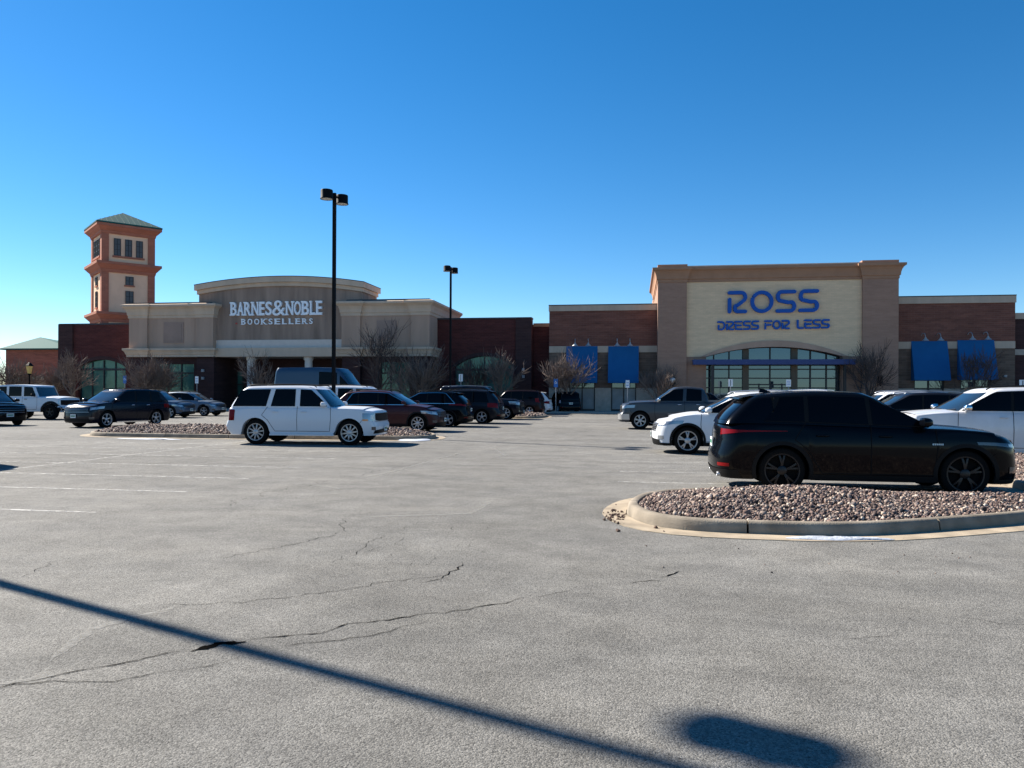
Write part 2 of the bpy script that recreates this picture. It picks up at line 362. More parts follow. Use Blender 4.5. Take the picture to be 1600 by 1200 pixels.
# cracks and pale sealant, as thin strips lying on the asphalt
rnd = random.Random(5)
def strip(mb, pix, w0, jag, z, seg=0.05, wvar=0.6):
    P = [Vector((*gp(*p), 0)) for p in pix]; pts = []
    for a, b in zip(P, P[1:]):
        n = max(2, int((b-a).length/seg))
        for i in range(n): pts.append(a.lerp(b, i/n))
    pts.append(P[-1]); L, Rr = [], []; off = 0
    for i, p in enumerate(pts):
        d = (pts[min(i+1,len(pts)-1)]-pts[max(i-1,0)]).normalized(); nn = Vector((-d.y, d.x, 0))
        off = off*0.75 + rnd.gauss(0, jag); e = min(1, i/4, (len(pts)-1-i)/4)
        ww = (w0 if w0 > .024 else (.6 if w0 < .0095 else .5)*w0)*max(0.12, 1+rnd.uniform(-wvar, wvar))*max(0.1, e)
        q = p + nn*off
        L.append((q.x+nn.x*ww, q.y+nn.y*ww, z)); Rr.append((q.x-nn.x*ww, q.y-nn.y*ww, z))
    mb.grid([L, Rr])
ck = MB()
strip(ck, [(-60,1080),(0,1071),(60,1061),(140,1045),(230,1030),(300,1018)], .0065, .012, .004)
strip(ck, [(375,1003),(430,996),(500,988),(560,975),(650,962),(760,947),(825,935)], .009, .012, .004)
strip(ck, [(420,1009),(520,1003),(620,985),(672,970)], .005, .014, .004)
strip(ck, [(-30,1080),(60,1071),(180,1062),(320,1042),(380,1030)], .005, .014, .004)
strip(ck, [(298,1019),(318,1013),(345,1006),(385,1004)], .026, .007, .0045, .018, .5)
strip(ck, [(825,935),(870,927),(905,920)], .004, .012, .004)
strip(ck, [(240,945),(300,944),(400,938),(500,927),(620,908),(720,898)], .005, .02, .004)
strip(ck, [(330,875),(400,862),(470,850),(530,832),(540,808)], .0055, .03, .004)
strip(ck, [(520,880),(560,860),(610,835)], .004, .03, .004)
strip(ck, [(650,912),(690,905),(710,892),(720,878)], .010, .02, .004)
strip(ck, [(1034,903),(1048,899),(1062,892)], .015, .012, .0045, .03)
strip(ck, [(975,913),(1000,909),(1040,905)], .008, .01, .004)
strip(ck, [(1310,1001),(1360,996),(1410,991)], .004, .012, .004)
strip(ck, [(1480,960),(1560,975),(1640,972)], .003, .012, .004)
strip(ck, [(0,908),(40,895),(80,880),(120,868)], .0035, .03, .004)
strip(ck, [(340,792),(420,770),(600,735),(740,705)], .005, .05, .004)
strip(ck, [(640,671),(700,683),(850,688),(1010,690)], .02, .03, .004)
strip(ck, [(560,1100),(640,1085),(700,1092)], .002, .012, .004)
for k in range(60):
    px, py = rnd.uniform(560, 760), rnd.uniform(820, 920)
    strip(ck, [(px, py), (px+rnd.uniform(8, 30), py-rnd.uniform(-4, 14))], .003, .012, .004)
tag(ck.build('pavement_cracks', M['crack']), kind='structure')
sl_ = MB()
strip(sl_, [(555,808),(640,806),(735,803),(752,794),(768,783)], .045, .006, .003, .06, .2)
strip(sl_, [(480,757),(520,762),(535,766)], .05, .006, .003, .06, .2)
strip(sl_, [(560,748),(610,738),(660,724),(720,708)], .045, .006, .003, .06, .2)
strip(sl_, [(82,1033),(100,1015),(140,985),(210,965),(262,955),(280,945)], .035, .006, .003, .04, .35)
strip(sl_, [(-20,1072),(60,1062),(82,1040)], .05, .006, .003, .04, .3)
strip(sl_, [(950,738),(975,736),(1110,734)], .07, .01, .003, .06, .2)
strip(sl_, [(775,715),(790,712),(770,700)], .05, .006, .003, .06, .2)
tag(sl_.build('pavement_sealant', M['sealant']), kind='structure')

# ------------------------------------------------------------------ kerbed gravel islands
def smooth_poly(P, n=10):
    out = []; m = len(P)
    for i in range(m):
        p0, p1, p2, p3 = P[(i-1)%m], P[i], P[(i+1)%m], P[(i+2)%m]
        for k in range(n):
            t = k/n; out.append(tuple(0.5*((2*p1[j]) + (-p0[j]+p2[j])*t + (2*p0[j]-5*p1[j]+4*p2[j]-p3[j])*t*t + (-p0[j]+3*p1[j]-3*p2[j]+p3[j])*t**3) for j in (0,1)))
    return out
def offset_poly(P, d):                                   # counter-clockwise polygon, positive = inwards
    n = len(P); out = []
    for i in range(n):
        a, b, c = P[i-1], P[i], P[(i+1)%n]
        tx, ty = c[0]-a[0], c[1]-a[1]; l = math.hypot(tx, ty) or 1
        out.append((b[0]-ty/l*d, b[1]+tx/l*d))
    return out
def dist_edge(x, y, P):
    P = np.array(P); A = P; B = np.roll(P, -1, 0); d = np.full(x.shape, 1e9); ins = np.zeros(x.shape, bool)
    for a, b in zip(A, B):
        ab = b-a; t = np.clip(((x-a[0])*ab[0]+(y-a[1])*ab[1])/(ab@ab+1e-12), 0, 1)
        d = np.minimum(d, np.hypot(x-a[0]-t*ab[0], y-a[1]-t*ab[1]))
        cnd = (a[1] > y) != (b[1] > y); xi = (b[0]-a[0])*(y-a[1])/((b[1]-a[1]) if b[1] != a[1] else 1e-9)+a[0]
        ins ^= cnd & (x < xi)
    return d, ins
def gravel_mat():
    m = bpy.data.materials.new('river_gravel'); m.use_nodes = True
    t = m.node_tree; b = t.nodes['Principled BSDF']; b.inputs['Roughness'].default_value = 0.85; b.inputs['Specular IOR Level'].default_value = 0.3
    a = t.nodes.new('ShaderNodeAttribute'); a.attribute_name = 'tone'
    cr = t.nodes.new('ShaderNodeValToRGB'); e = cr.color_ramp.elements
    cols = [(0, (0.035,0.03,0.03)), (0.22, (0.08,0.055,0.048)), (0.42, (0.14,0.093,0.077)), (0.62, (0.21,0.143,0.117)), (0.76, (0.16,0.138,0.13)), (0.9, (0.35,0.26,0.20)), (1.0, (0.52,0.45,0.37))]
    e[0].position, e[0].color = 0, (*cols[0][1], 1); e[1].position, e[1].color = 1, (*cols[-1][1], 1)
    for p, c in cols[1:-1]: k = e.new(p); k.color = (*c, 1)
    t.links.new(a.outputs['Fac'], cr.inputs[0]); t.links.new(cr.outputs[0], b.inputs['Base Color'])
    return m
M['gravel'] = gravel_mat()
_ph = (1+5**.5)/2
ICO_V = np.array([(-1,_ph,0),(1,_ph,0),(-1,-_ph,0),(1,-_ph,0),(0,-1,_ph),(0,1,_ph),(0,-1,-_ph),(0,1,-_ph),(_ph,0,-1),(_ph,0,1),(-_ph,0,-1),(-_ph,0,1)])/math.hypot(1,_ph)
ICO_F = np.array([(0,11,5),(0,5,1),(0,1,7),(0,7,10),(0,10,11),(1,5,9),(5,11,4),(11,10,2),(10,7,6),(7,1,8),(3,9,4),(3,4,2),(3,2,6),(3,6,8),(3,8,9),(4,9,5),(2,4,11),(6,2,10),(8,6,7),(9,8,1)])
def stones(name, pos, size, seed, m):
    rg = np.random.default_rng(seed); n = len(pos)
    ax = rg.uniform(0.55, 1.3, (n,1,3)); v = ICO_V[None]*ax*(1+rg.uniform(-.32,.30,(n,12,1)))
    q = rg.normal(size=(n,4)); q /= np.linalg.norm(q, axis=1, keepdims=True); w_, x, y, z = q.T
    Rm = np.stack([np.stack([1-2*(y*y+z*z),2*(x*y-z*w_),2*(x*z+y*w_)],-1),np.stack([2*(x*y+z*w_),1-2*(x*x+z*z),2*(y*z-x*w_)],-1),np.stack([2*(x*z-y*w_),2*(y*z+x*w_),1-2*(x*x+y*y)],-1)],1)
    v = np.einsum('nij,nkj->nki', Rm, v)*size[:,None,None] + pos[:,None,:]
    f = (ICO_F[None]+(np.arange(n)*12)[:,None,None]).reshape(-1,3)
    me = bpy.data.meshes.new(name); me.vertices.add(n*12); me.vertices.foreach_set('co', v.reshape(-1).astype('f'))
    me.loops.add(len(f)*3); me.loops.foreach_set('vertex_index', f.reshape(-1).astype('i'))
    me.polygons.add(len(f)); me.polygons.foreach_set('loop_start', (np.arange(len(f))*3).astype('i'))
    me.update(calc_edges=True)
    at = me.attributes.new('tone', 'FLOAT', 'POINT'); at.data.foreach_set('value', np.repeat(rg.uniform(0,1,n), 12).astype('f'))
    me.materials.append(m); o = bpy.data.objects.new(name, me); sc.collection.objects.link(o); return o
def island(P, mound, n_st, ssize, seed, joint=2.4, gut=0.32):
    P = smooth_poly(P)
    inner = offset_poly(P, .15)
    # resample the outline and build the kerb in cast lengths with open joints
    pts = P + [P[0]]; acc = [0]
    for a, b in zip(pts, pts[1:]): acc.append(acc[-1]+math.hypot(b[0]-a[0], b[1]-a[1]))
    tot = acc[-1]
    def at(s_):
        s_ %= tot; i = max(k for k in range(len(acc)-1) if acc[k] <= s_); t = (s_-acc[i])/(acc[i+1]-acc[i]+1e-9)
        return (pts[i][0]*(1-t)+pts[i+1][0]*t, pts[i][1]*(1-t)+pts[i+1][1]*t)
    kb = MB(); N = max(3, round(tot/joint))
    prof = [(0, -.02), (-.012, .06), (-.025, .12), (-.045, .142), (-.075, .15), (-.125, .15), (-.145, .14), (-.155, .10), (-.155, -.02)]
    for k in range(N):
        s0, s1 = tot*k/N+.012, tot*(k+1)/N-.012; ns = max(4, int((s1-s0)/.15))
        path = [at(s0+(s1-s0)*i/ns) for i in range(ns+1)]
        b0 = len(kb.v); kb.sweep(path, prof, 1); m_ = ns+1
        kb.f.append(tuple(b0+j*m_ for j in range(len(prof)))); kb.f.append(tuple(b0+j*m_+ns for j in range(len(prof)-1, -1, -1)))
    tag(kb.build('kerb', M['concrete'], smooth=40), kind='structure')
    gu = MB(); gp_ = [at(tot*i/120) for i in range(120)]
    gu.sweep(gp_, [(gut, .0), (gut, .008), (0.01, .012)], 1, closed=True)
    tag(gu.build('gutter', M['gutter']), kind='structure')
    # soil mound
    xs = [p[0] for p in P]; ys = [p[1] for p in P]; rg = np.random.default_rng(seed)
    def hgt(x, y):
        d, ins = dist_edge(x, y, inner); return .10 + mound*np.clip(d/1.3, 0, 1)**.8*(0.85+.15*np.sin(x*2.1+seed)*np.cos(y*1.7)), d, ins
    bd = MB(); rings = []
    for d_ in (0, .08, .2, .4, .7, 1.0):
        q = [at(tot*i/120) for i in range(120)]; q = offset_poly(q, .15+d_)
        x = np.array([a[0] for a in q]); y = np.array([a[1] for a in q]); h, dd, ins = hgt(x, y)
        rings.append([(a, b, float(h_) if i_ else .1) for a, b, h_, i_ in zip(x, y, h, ins)])
    bd.grid(rings[:4], closed=True)
    # filled centre as a grid of small quads
    nx = int((max(xs)-min(xs))/.25); ny = int((max(ys)-min(ys))/.25)
    gx, gy = np.meshgrid(np.linspace(min(xs), max(xs), nx), np.linspace(min(ys), max(ys), ny)); h, dd, ins = hgt(gx.ravel(), gy.ravel())
    b0 = len(bd.v); bd.v += [(float(a), float(b), float(c)-.01) for a, b, c in zip(gx.ravel(), gy.ravel(), h)]
    for j in range(ny-1):
        for i in range(nx-1):
            q = (j*nx+i, j*nx+i+1, (j+1)*nx+i+1, (j+1)*nx+i)
            if all(ins[k] for k in q): bd.f.append(tuple(b0+k for k in q))
    tag(bd.build('gravel_bed', M['soil'], smooth=True), kind='structure')
    x = rg.uniform(min(xs), max(xs), n_st*3); y = rg.uniform(min(ys), max(ys), n_st*3); h, d, ins = hgt(x, y)
    k = np.where(ins & (d > .03))[0][:n_st]; s_ = ssize*rg.uniform(.4, 1.2, len(k))**1.0*np.where(rg.random(len(k)) < .06, 1.5, 1.0)
    pos = np.stack([x[k], y[k], h[k]+s_*rg.uniform(-.1, .7, len(k))], 1)
    tag(stones('gravel', pos, s_, seed, M['gravel']), 'loose pinkish brown and grey gravel heaped inside the kerbed island', 'gravel', kind='stuff')
# near island (right), with the arm that runs past the parked black SUV's nose
island([(-.10,10.6),(.04,9.75),(.42,9.25),(1.1,9.08),(2.45,9.17),(4.0,9.95),(5.2,10.75),(7.0,12.4),(8.7,15.0),(9.6,17.6),(9.4,19.2),(8.0,19.6),(6.7,19.2),(6.45,17.0),(6.42,14.0),(6.1,12.75),(5.4,12.42),(3.4,12.38),(1.3,12.35),(.25,11.75)], .24, 50000, .0225, 3)
# far island (left), under the first lamp post
island([(-20.1,26.2),(-19.2,24.85),(-17.2,24.55),(-13,24.6),(-9,24.9),(-7.25,25.3),(-6.95,26.4),(-7.6,27.8),(-9.5,28.6),(-14,28.7),(-18.2,28.5),(-19.8,27.6)], .26, 22000, .04, 8)
# island at the head of the row farther back
island([(-8.6,50.2),(-7.2,49.2),(-6.3,49.6),(-6.0,51.5),(-6.2,54.2),(-7.4,54.8),(-8.5,54)], .2, 2500, .07, 11)

def snow(poly, h, seed):
    rg = random.Random(seed); mb = MB(); P = smooth_poly([gp(*p) for p in poly], 6); cx = sum(p[0] for p in P)/len(P); cy = sum(p[1] for p in P)/len(P)
    rows = []
    for k, (f, z) in enumerate([(1, .012), (.9, h*.6), (.7, h*.95), (.4, h), (.05, h*.9)]):
        rows.append([(cx+(x-cx)*f, cy+(y-cy)*f, z+rg.uniform(-.004, .006)*(k > 0)) for x, y in P])
    mb.grid(rows, closed=True); o = mb.build('snow_patch', M['snow'], smooth=True); return o
tag(snow([(1228,842.5),(1242,840.5),(1285,842),(1310,840.8),(1345,842.5),(1395,844),(1388,845.5),(1345,845.2),(1310,846.2),(1265,844.5)], .03, 1), 'thin strip of old snow in the gutter of the near gravel island', 'snow')
tag(snow([(182,685.6),(205,686.0),(222,685.8),(245,686.3),(262,686.2),(275,687.0),(285,687.6),(266,687.5),(250,687.1),(232,687.3),(205,686.7)], .03, 2), 'ribbon of snow along the kerb beside the far gravel island', 'snow')
tag(snow([(622,688.5),(640,686),(668,686.5),(672,688.5),(650,690)], .05, 3), 'small snow patch at the kerb tip in front of the white SUV', 'snow')
rg = np.random.default_rng(4); px = np.concatenate([rg.normal(964, 11, 75), rg.uniform(955, 1100, 15)]); py = np.concatenate([rg.normal(806, 6, 75), rg.uniform(800, 832, 15)])
pos = np.array([(*gp(a, b), .014) for a, b in zip(px, py)])
d0, i0 = dist_edge(pos[:,0], pos[:,1], smooth_poly([(-.10,10.6),(.04,9.75),(.42,9.25),(1.1,9.08),(2.45,9.17),(4.0,9.95),(5.2,10.75),(7.0,12.4),(8.7,15.0),(6.1,12.75),(1.3,12.35),(.25,11.75)]))
pos = pos[~i0]
tag(stones('leaf_litter', pos, np.abs(rg.normal(.010, .006, len(pos)))+.004, 6, M['leaf']), 'dark dead leaves and grit gathered in the gutter at the island nose', 'leaf litter', kind='stuff')
# scattered pebbles on the asphalt
px = rg.uniform(950, 1560, 22); py = rg.uniform(838, 900, 22); pos = np.array([(*gp(a, b), .006) for a, b in zip(px, py)])
tag(stones('loose_grit', pos, rg.uniform(.004, .009, 22), 9, M['gravel']), 'stray gravel stones scattered over the asphalt near the kerb', 'gravel', kind='stuff')

# pavement in front of the shops
def sidewalk(poly):
    mb = MB(); mb.prism_xy(poly, -.05, .15); return mb
tag(sidewalk([(-75,61.5),(-16.5,61.5),(-15.0,63.5),(40,63.5),(40,72),(-75,72)]).build('sidewalk', M['sidewalk']), kind='structure')
# ================================================================== department store (right)
YM, YW = 66.0, 67.2                                       # main block front, wing front
def arc(x0, z0, x1, z1, zt, n=24):                         # circular arc from (x0,z0) over apex zt to (x1,z1) (z0 ~ z1)
    c = (x1-x0)/2; zb = (z0+z1)/2; h = zt-zb; r = (c*c+h*h)/(2*h); cx = (x0+x1)/2; cz = zt-r; a = math.asin(min(1, c/r))
    return [(cx+r*math.sin(-a+2*a*i/n), cz+r*math.cos(-a+2*a*i/n)) for i in range(n+1)]
store = empty('department_store', (11.4, YM, 0)); tag(store, 'wide tan and brick discount clothing store with cream arched front and blue awnings', 'store building')
XL, XR = 1.86, 20.86; PL, PR = 4.24, 18.14; ZC, ZT = 11.02, 12.35
m = MB(); m.box(XL, XR, YM+1.2, YM+30, 0.15, ZT-.35); wpart(m, 'rear_wall', M['taupe_brick'], store)
for a, b in ((XL, PL), (PR, XR)):
    m = MB(); m.box(a, b, YM-.25, YM+1.19, .15, ZC); wpart(m, 'pilaster', M['taupe_brick'], store)
AX0, AX1, AZ, AT = 5.42, 17.09, 4.78, 6.1
IN = arc(AX0+.45, AZ, AX1-.45, AZ, AT-.52); OUT = arc(AX0, AZ, AX1, AZ, AT)
m = MB(); m.prism_xz([(PL+.002, AZ), (AX0, AZ)] + OUT[1:-1] + [(AX1, AZ), (PR-.002, AZ), (PR-.002, ZC), (PL+.002, ZC)], YM, YM+1.19); wpart(m, 'sign_panel', M['cream_brick'], store)
for a, b in ((PL+.002, AX0+.45), (AX1-.45, PR-.002)):
    m = MB(); m.box(a, b, YM+.01, YM+1.19, .15, AZ-.002); wpart(m, 'entrance_pier', M['taupe_brick'], store)
m = MB(); m.prism_xz(OUT[::-1] + IN, YM-.12, YM+.6); wpart(m, 'entrance_arch', M['stucco'], store)
m = MB(); inset_ = arc(AX0+.47, AZ, AX1-.47, AZ, AT-.54); m.prism_xz([(AX0+.47, .15)] + [(AX1-.47, .15)] + inset_[::-1], YM+.75, YM+1.1)
gl = wpart(m, 'entrance_glazing', M['store_glass'], store)
mu = MB()
def arch_z(x):
    return max((z for (xa, za), (xb, zb) in zip(inset_, inset_[1:]) if xa <= x <= xb for z in [za+(zb-za)*(x-xa)/(xb-xa+1e-9)]), default=AZ)
for px in (1115, 1139, 1203, 1266, 1291, 1308):
    x = fx(px, 580, YM+.7); mu.box(x-.05, x+.05, YM+.62, YM+.748, .15, arch_z(x)-.02)
for k, py in enumerate((577, 591, 606, 623)):
    z = fz(1215, py, YM+.7); mu.box(AX0+.5, AX1-.5, YM+.64, YM+.747, z-.045, z+.045)
wpart(mu, 'mullions', M['mullion'], gl)
for px in (1165, 1241):
    x = fx(px, 580, YM+.6); m = MB(); m.box(x-.25, x+.25, YM+.5, YM+.746, .15, arch_z(x)-.02); wpart(m, 'bronze_column', M['bronze'], store)
for px, lab in ((1186, 0), (1222, 0)):
    x = fx(px, 580, YM+.6); m = MB(); m.box(x-.85, x+.85, YM+.66, YM+.745, .17, 2.5)
    d = wpart(m, 'entrance_door', M['store_glass'], store); f = MB()
    for q in (-.88, 0, .88): f.box(x+q-.05, x+q+.05, YM+.6, YM+.655, .17, 2.55)
    f.box(x-.83, x+.83, YM+.61, YM+.657, 2.42, 2.52); wpart(f, 'door_frame', M['mullion'], d)
m = MB(); x0, x1 = fx(1083, 565, YM-.8), fx(1337, 565, YM-.8); z0, z1 = fz(1210, 569.5, YM-.8), fz(1210, 561.5, YM-.8)
m.box(x0, x1, YM-.85, YM+.5, z0, z1); can = wpart(m, 'entrance_canopy', M['navy_steel'], store)
for px in (1113, 1320):
    x = fx(px, 590, YM-.5); m = MB(); m.box(x-.1, x+.1, YM-.6, YM-.4, .15, z0-.002); wpart(m, 'canopy_post', M['mullion'], can)
for px, w_ in ((1203, 1.25), ):
    pass
# cornice
PR_C = [(0, ZC), (.05, ZC), (.05, ZC+.22), (.12, ZC+.26), (.14, ZC+.5), (.2, ZC+.72), (.3, ZC+.9), (.46, ZC+1.02), (.46, ZC+1.2), (.1, ZC+1.26), (0, ZC+1.26)]
m = MB(); m.sweep([(XL, YM+14), (XL, YM-.26), (PL, YM-.26), (PL, YM-.02), (PR, YM-.02), (PR, YM-.26), (XR, YM-.26), (XR, YM+14)], PR_C, 1); wpart(m, 'cornice', M['terracotta_trim'], store)
m = MB(); m.prism_xy([(XL, YM-.25), (PL, YM-.25), (PL, YM), (PR, YM), (PR, YM-.25), (XR, YM-.25), (XR, YM+1.19), (XL, YM+1.19)], ZC+.003, ZC+1.255); wpart(m, 'parapet', M['terracotta_trim'], store)
for a, b in ((XL-.02, PL+.05), (PR-.05, XR+.02)):
    m = MB(); m.box(a, b, YM-.22, YM+.9, ZC+1.262, ZC+1.5); wpart(m, 'parapet_cap', M['terracotta_trim'], store)
m = MB(); m.box(PL+.06, PR-.06, YM-.2, YM+.6, ZC+1.26, ZC+1.36); wpart(m, 'coping', M['tan_block'], store)
M['film'] = mat('frosted_window_film', (0.20, 0.235, 0.25), 0.35, spec=0.5, var=0.25, vscale=1.1)
# wings
def gooseneck(x, y, z, root):
    m = MB(); m.tube([(x-.05, y, z+.45), (x-.05, y-.25, z+.62), (x, y-.55, z+.6), (x, y-.75, z+.42), (x, y-.78, z+.25)], .03, 6)
    m.lathe([(.045, .26), (.07, .2), (.1, .12), (.24, .0), (.26, -.04)], (x, y-.78, z+.02), n=14)
    wpart(m, 'gooseneck_lamp', M['lamp_grey'], root, 40)
def wing(root, x0, x1, ztop, awn, pz):                     # awn: list of (px0, px1, pyTop, pyBottom)
    zcop, zb1, zb0, zbase = pz
    m = MB(); m.box(x0, x1, YW+.4, YW+28, .15, ztop-.25); wpart(m, 'rear_wall', M['brown_brick'], root)
    m = MB(); m.box(x0, x1, YW, YW+.39, zb1, zcop); wpart(m, 'upper_wall', M['red_brick'], root)
    m = MB(); m.box(x0-.05, x1+.05, YW-.08, YW+.6, zcop+.002, ztop-.08); wpart(m, 'coping', M['tan_block'], root)
    m = MB(); m.box(x0-.06, x1+.06, YW-.10, YW+.6, ztop-.078, ztop); wpart(m, 'flashing', M['flashing'], root)
    m = MB(); m.box(x0, x1, YW-.04, YW+.39, zb0+.002, zb1-.002); wpart(m, 'stone_band', M['tan_block'], root)
    cuts = []
    for a, b, t, bt in awn:
        xa, xb = fx(a, 570, YW-.7), fx(b, 570, YW-.7); cuts.append((xa+.25, xb-.2))
        zt, zb = fz((a+b)/2, t, YW), fz((a+b)/2, bt, YW-1.2)
        m = MB(); m.prism_yz([(YW-.045, zt), (YW-.85, zb+.02), (YW-.85, zb-.12), (YW-.045, zb-.12)], xa, xb); wpart(m, 'awning', M['blue_awning'], root)
        for q in (.3, .72): gooseneck(xa+(xb-xa)*q, YW-.05, zt, root)
    xs = [x0] + [q for c_ in cuts for q in c_] + [x1]
    for i in range(0, len(xs), 2):
        lo, ba = MB(), MB(); lo.box(xs[i], xs[i+1], YW, YW+.39, zbase+.002, zb0); ba.box(xs[i], xs[i+1], YW-.06, YW+.39, .15, zbase)
        wpart(lo, 'lower_wall', M['brown_brick'], root); wpart(ba, 'stone_base', M['grey_block'], root)
    for a, b in cuts:
        m = MB(); m.box(a, b, YW+.2, YW+.38, .15, zb0-.003); g_ = wpart(m, 'window', M['store_glass'], root)
        fm = MB(); fm.box(a+.1, b-.1, YW+.185, YW+.199, .32, zbase-.06); wpart(fm, 'frosted_film', M['film'], g_)
        f = MB()
        for q in (a+.05, (a+b)/2, b-.05): f.box(q-.05, q+.05, YW+.1, YW+.18, .15, zb0-.005)
        for z in (.25, zbase): f.box(a+.11, (a+b)/2-.06, YW+.11, YW+.178, z-.05, z+.05); f.box((a+b)/2+.06, b-.11, YW+.11, YW+.178, z-.05, z+.05)
        wpart(f, 'window_frame', M['mullion'], g_)
WL0 = fx(858, 560, YW); WR1 = fx(1586, 560, YW)
zt_ = fz(858, 476.5, YW)
wing(store, WL0, XL-.003, zt_, [(884, 933, 541, 596), (950, 998, 541, 596)], (fz(858, 486.5, YW), fz(860, 541, YW), fz(860, 551, YW), fz(860, 606, YW)))
wing(store, XR+.003, WR1, fz(1403, 463, YW), [(1428, 1485, 533, 592), (1501, 1559, 531.5, 591)], (fz(1403, 475, YW), fz(1405, 534, YW), fz(1405, 545, YW), fz(1405, 607, YW)))
for px, py, Y in ((1052, 596, YM-.3), (1374, 594, YM-.3)):
    x, z = fx(px, py, Y), fz(px, py, Y); m = MB(); m.box(x-.12, x+.12, Y-.1, Y+.046, z-.25, z+.1); m.lathe([(.03, -.5), (.08, -.3), (.05, -.26), (.18, -.2), (.2, .3), (.1, .4)], (x, Y-.28, z), n=10)
    wpart(m, 'wall_lantern', M['lamp_black'], store)
x, z = fx(1570, 588, YW), fz(1570, 588, YW); m = MB(); m.box(x-.1, x+.1, YW-.18, YW-.001, z-.1, z+.1); wpart(m, 'wall_lamp', M['lamp_grey'], store)

# store sign: rounded stroke letters, each a part
def stroke(mb, pts, w_, y0, y1, cap=6):
    L, Rr = [], []; n = len(pts)
    for i, p in enumerate(pts):
        a, b = pts[max(i-1, 0)], pts[min(i+1, n-1)]; dx, dy = b[0]-a[0], b[1]-a[1]; l = math.hypot(dx, dy) or 1
        L.append((p[0]-dy/l*w_, p[1]+dx/l*w_)); Rr.append((p[0]+dy/l*w_, p[1]-dx/l*w_))
    def capp(p, q, c, sgn):
        a = math.atan2(p[1]-c[1], p[0]-c[0]); return [(c[0]+w_*math.cos(a+sgn*math.pi*k/cap), c[1]+w_*math.sin(a+sgn*math.pi*k/cap)) for k in range(1, cap)]
    end = capp(L[-1], Rr[-1], pts[-1], -1); st = capp(Rr[0], L[0], pts[0], -1)
    loop = L + end + Rr[::-1] + st; k = len(loop)
    vs = [(x, y0, z) for x, z in loop] + [(x, y1, z) for x, z in loop]
    fs = [(i, (i+1) % k, (i+1) % k+k, i+k) for i in range(k)]
    b = len(mb.v); mb.v += vs; mb.f += [tuple(j+b for j in f) for f in fs]
    for off in (0, k):
        mb.f += [tuple(b+off+j for j in (i, i+1, 2*n+len(end)-2-i, 2*n+len(end)-1-i)) for i in range(n-1)]
        mb.f.append(tuple(b+off+j for j in range(n-1, n+len(end)+1)))
        mb.f.append(tuple(b+off+j for j in list(range(2*n+len(end)-1, k)) + [0]))
def arcp(cx, cz, rx, rz, a0, a1, n=10): return [(cx+rx*math.cos(R_(a0+(a1-a0)*i/n)), cz+rz*math.sin(R_(a0+(a1-a0)*i/n))) for i in range(n+1)]
Zs = [(.08, .92)] + [(.66, .92)] + arcp(.70, .72, .22, .20, 80, -40) + [(.52, .36)] + arcp(.52, .23, .15, .15, 130, 260) + [(.92, .08)]
Ss = [(.94, .92), (.30, .92)] + arcp(.28, .71, .20, .21, 90, 235) + [(.62, .45)] + arcp(.72, .28, .21, .20, 65, -90) + [(.06, .08)]
GL = {  # unit-box stroke glyphs in the store's rounded lettering
 'R': [Zs, [(.09, .62), (.09, .08)]],
 'O': [arcp(.5, .5, .42, .42, 142, -200, 30)],
 'S': [Ss],
 'D': [[(.02, .92), (.45, .92)] + arcp(.48, .5, .42, .42, 80, -80, 14) + [(.4, .08), (.09, .08), (.09, .52)]],
 'E': [[(.04, .92), (.92, .92)], [(.86, .5), (.32, .5)], [(.09, .62), (.09, .22), (.16, .10), (.26, .08), (.92, .08)]],
 'F': [[(.04, .92), (.94, .92)], [(.09, .64), (.09, .08)], [(.36, .5), (.84, .5)]],
 'L': [[(.09, .92), (.09, .24), (.16, .11), (.28, .08), (.9, .08)]],
}
sg = empty('store_sign', (11.2, YM, 8.6)); tag(sg, 'blue rounded sign letters reading ROSS DRESS FOR LESS on cream brick', 'sign')
def word(txt, boxes, wfrac, yface, depth, m, root):
    for ch, (a, b, t, bt) in zip(txt, boxes):
        x0, x1 = fx(a, t, yface), fx(b, t, yface); z1, z0 = fz((a+b)/2, t, yface), fz((a+b)/2, bt, yface)
        mb = MB(); H = z1-z0
        for k, st in enumerate(GL[ch]):
            stroke(mb, [(x0+p[0]*(x1-x0), z0+p[1]*H) for p in st], H*wfrac, yface-depth-.004*k, yface-.003)
        wpart(mb, 'letter', m, root, 30)
word('ROSS', [(1137, 1166.5, 455, 490), (1172, 1208, 454.5, 489.5), (1212.5, 1242.5, 453.5, 489), (1248, 1278, 452.5, 488)], .078, YM, .28, M['blue_sign'], sg)
bx = []; tot = 'DRESS FOR LESS'
edges = [1121, 1134.2, 1147.6, 1160.2, 1173.3, 1186.5, 1194, 1206.5, 1220.5, 1234.5, 1244.5, 1256, 1269, 1282.5, 1296.5]
for i, ch in enumerate(tot):
    if ch != ' ': a, b = edges[i], edges[i+1]; f_ = (a-1121)/175; bx.append((a+.6, b-1.2, 502.3-3.4*f_, 516.3-3.4*f_))
word('DRESSFORLESS', bx, .098, YM, .2, M['blue_sign'], sg)

# neighbouring shop at the right edge of the view
nb = empty('neighbour_shop', (32.5, YW+.8, 0)); tag(nb, 'dark brick shop block at the right photo edge, lower than the store wing', 'shop building')
n0 = WR1+.004; n1 = n0+14; zt2 = fz(1590, 489, YW+.8)
m = MB(); m.box(n0, n1, YW+.8, YW+26, .15, zt2-.5); wpart(m, 'wall', M['pier_brick'], nb)
m = MB(); m.box(n0, n1, YW+.72, YW+1.6, zt2-.497, zt2); wpart(m, 'coping', M['tan_block'], nb)
m = MB(); m.box(n0, n1, YW+.74, YW+.797, fz(1590, 554, YW), fz(1590, 545, YW)); wpart(m, 'stone_band', M['grey_block'], nb)

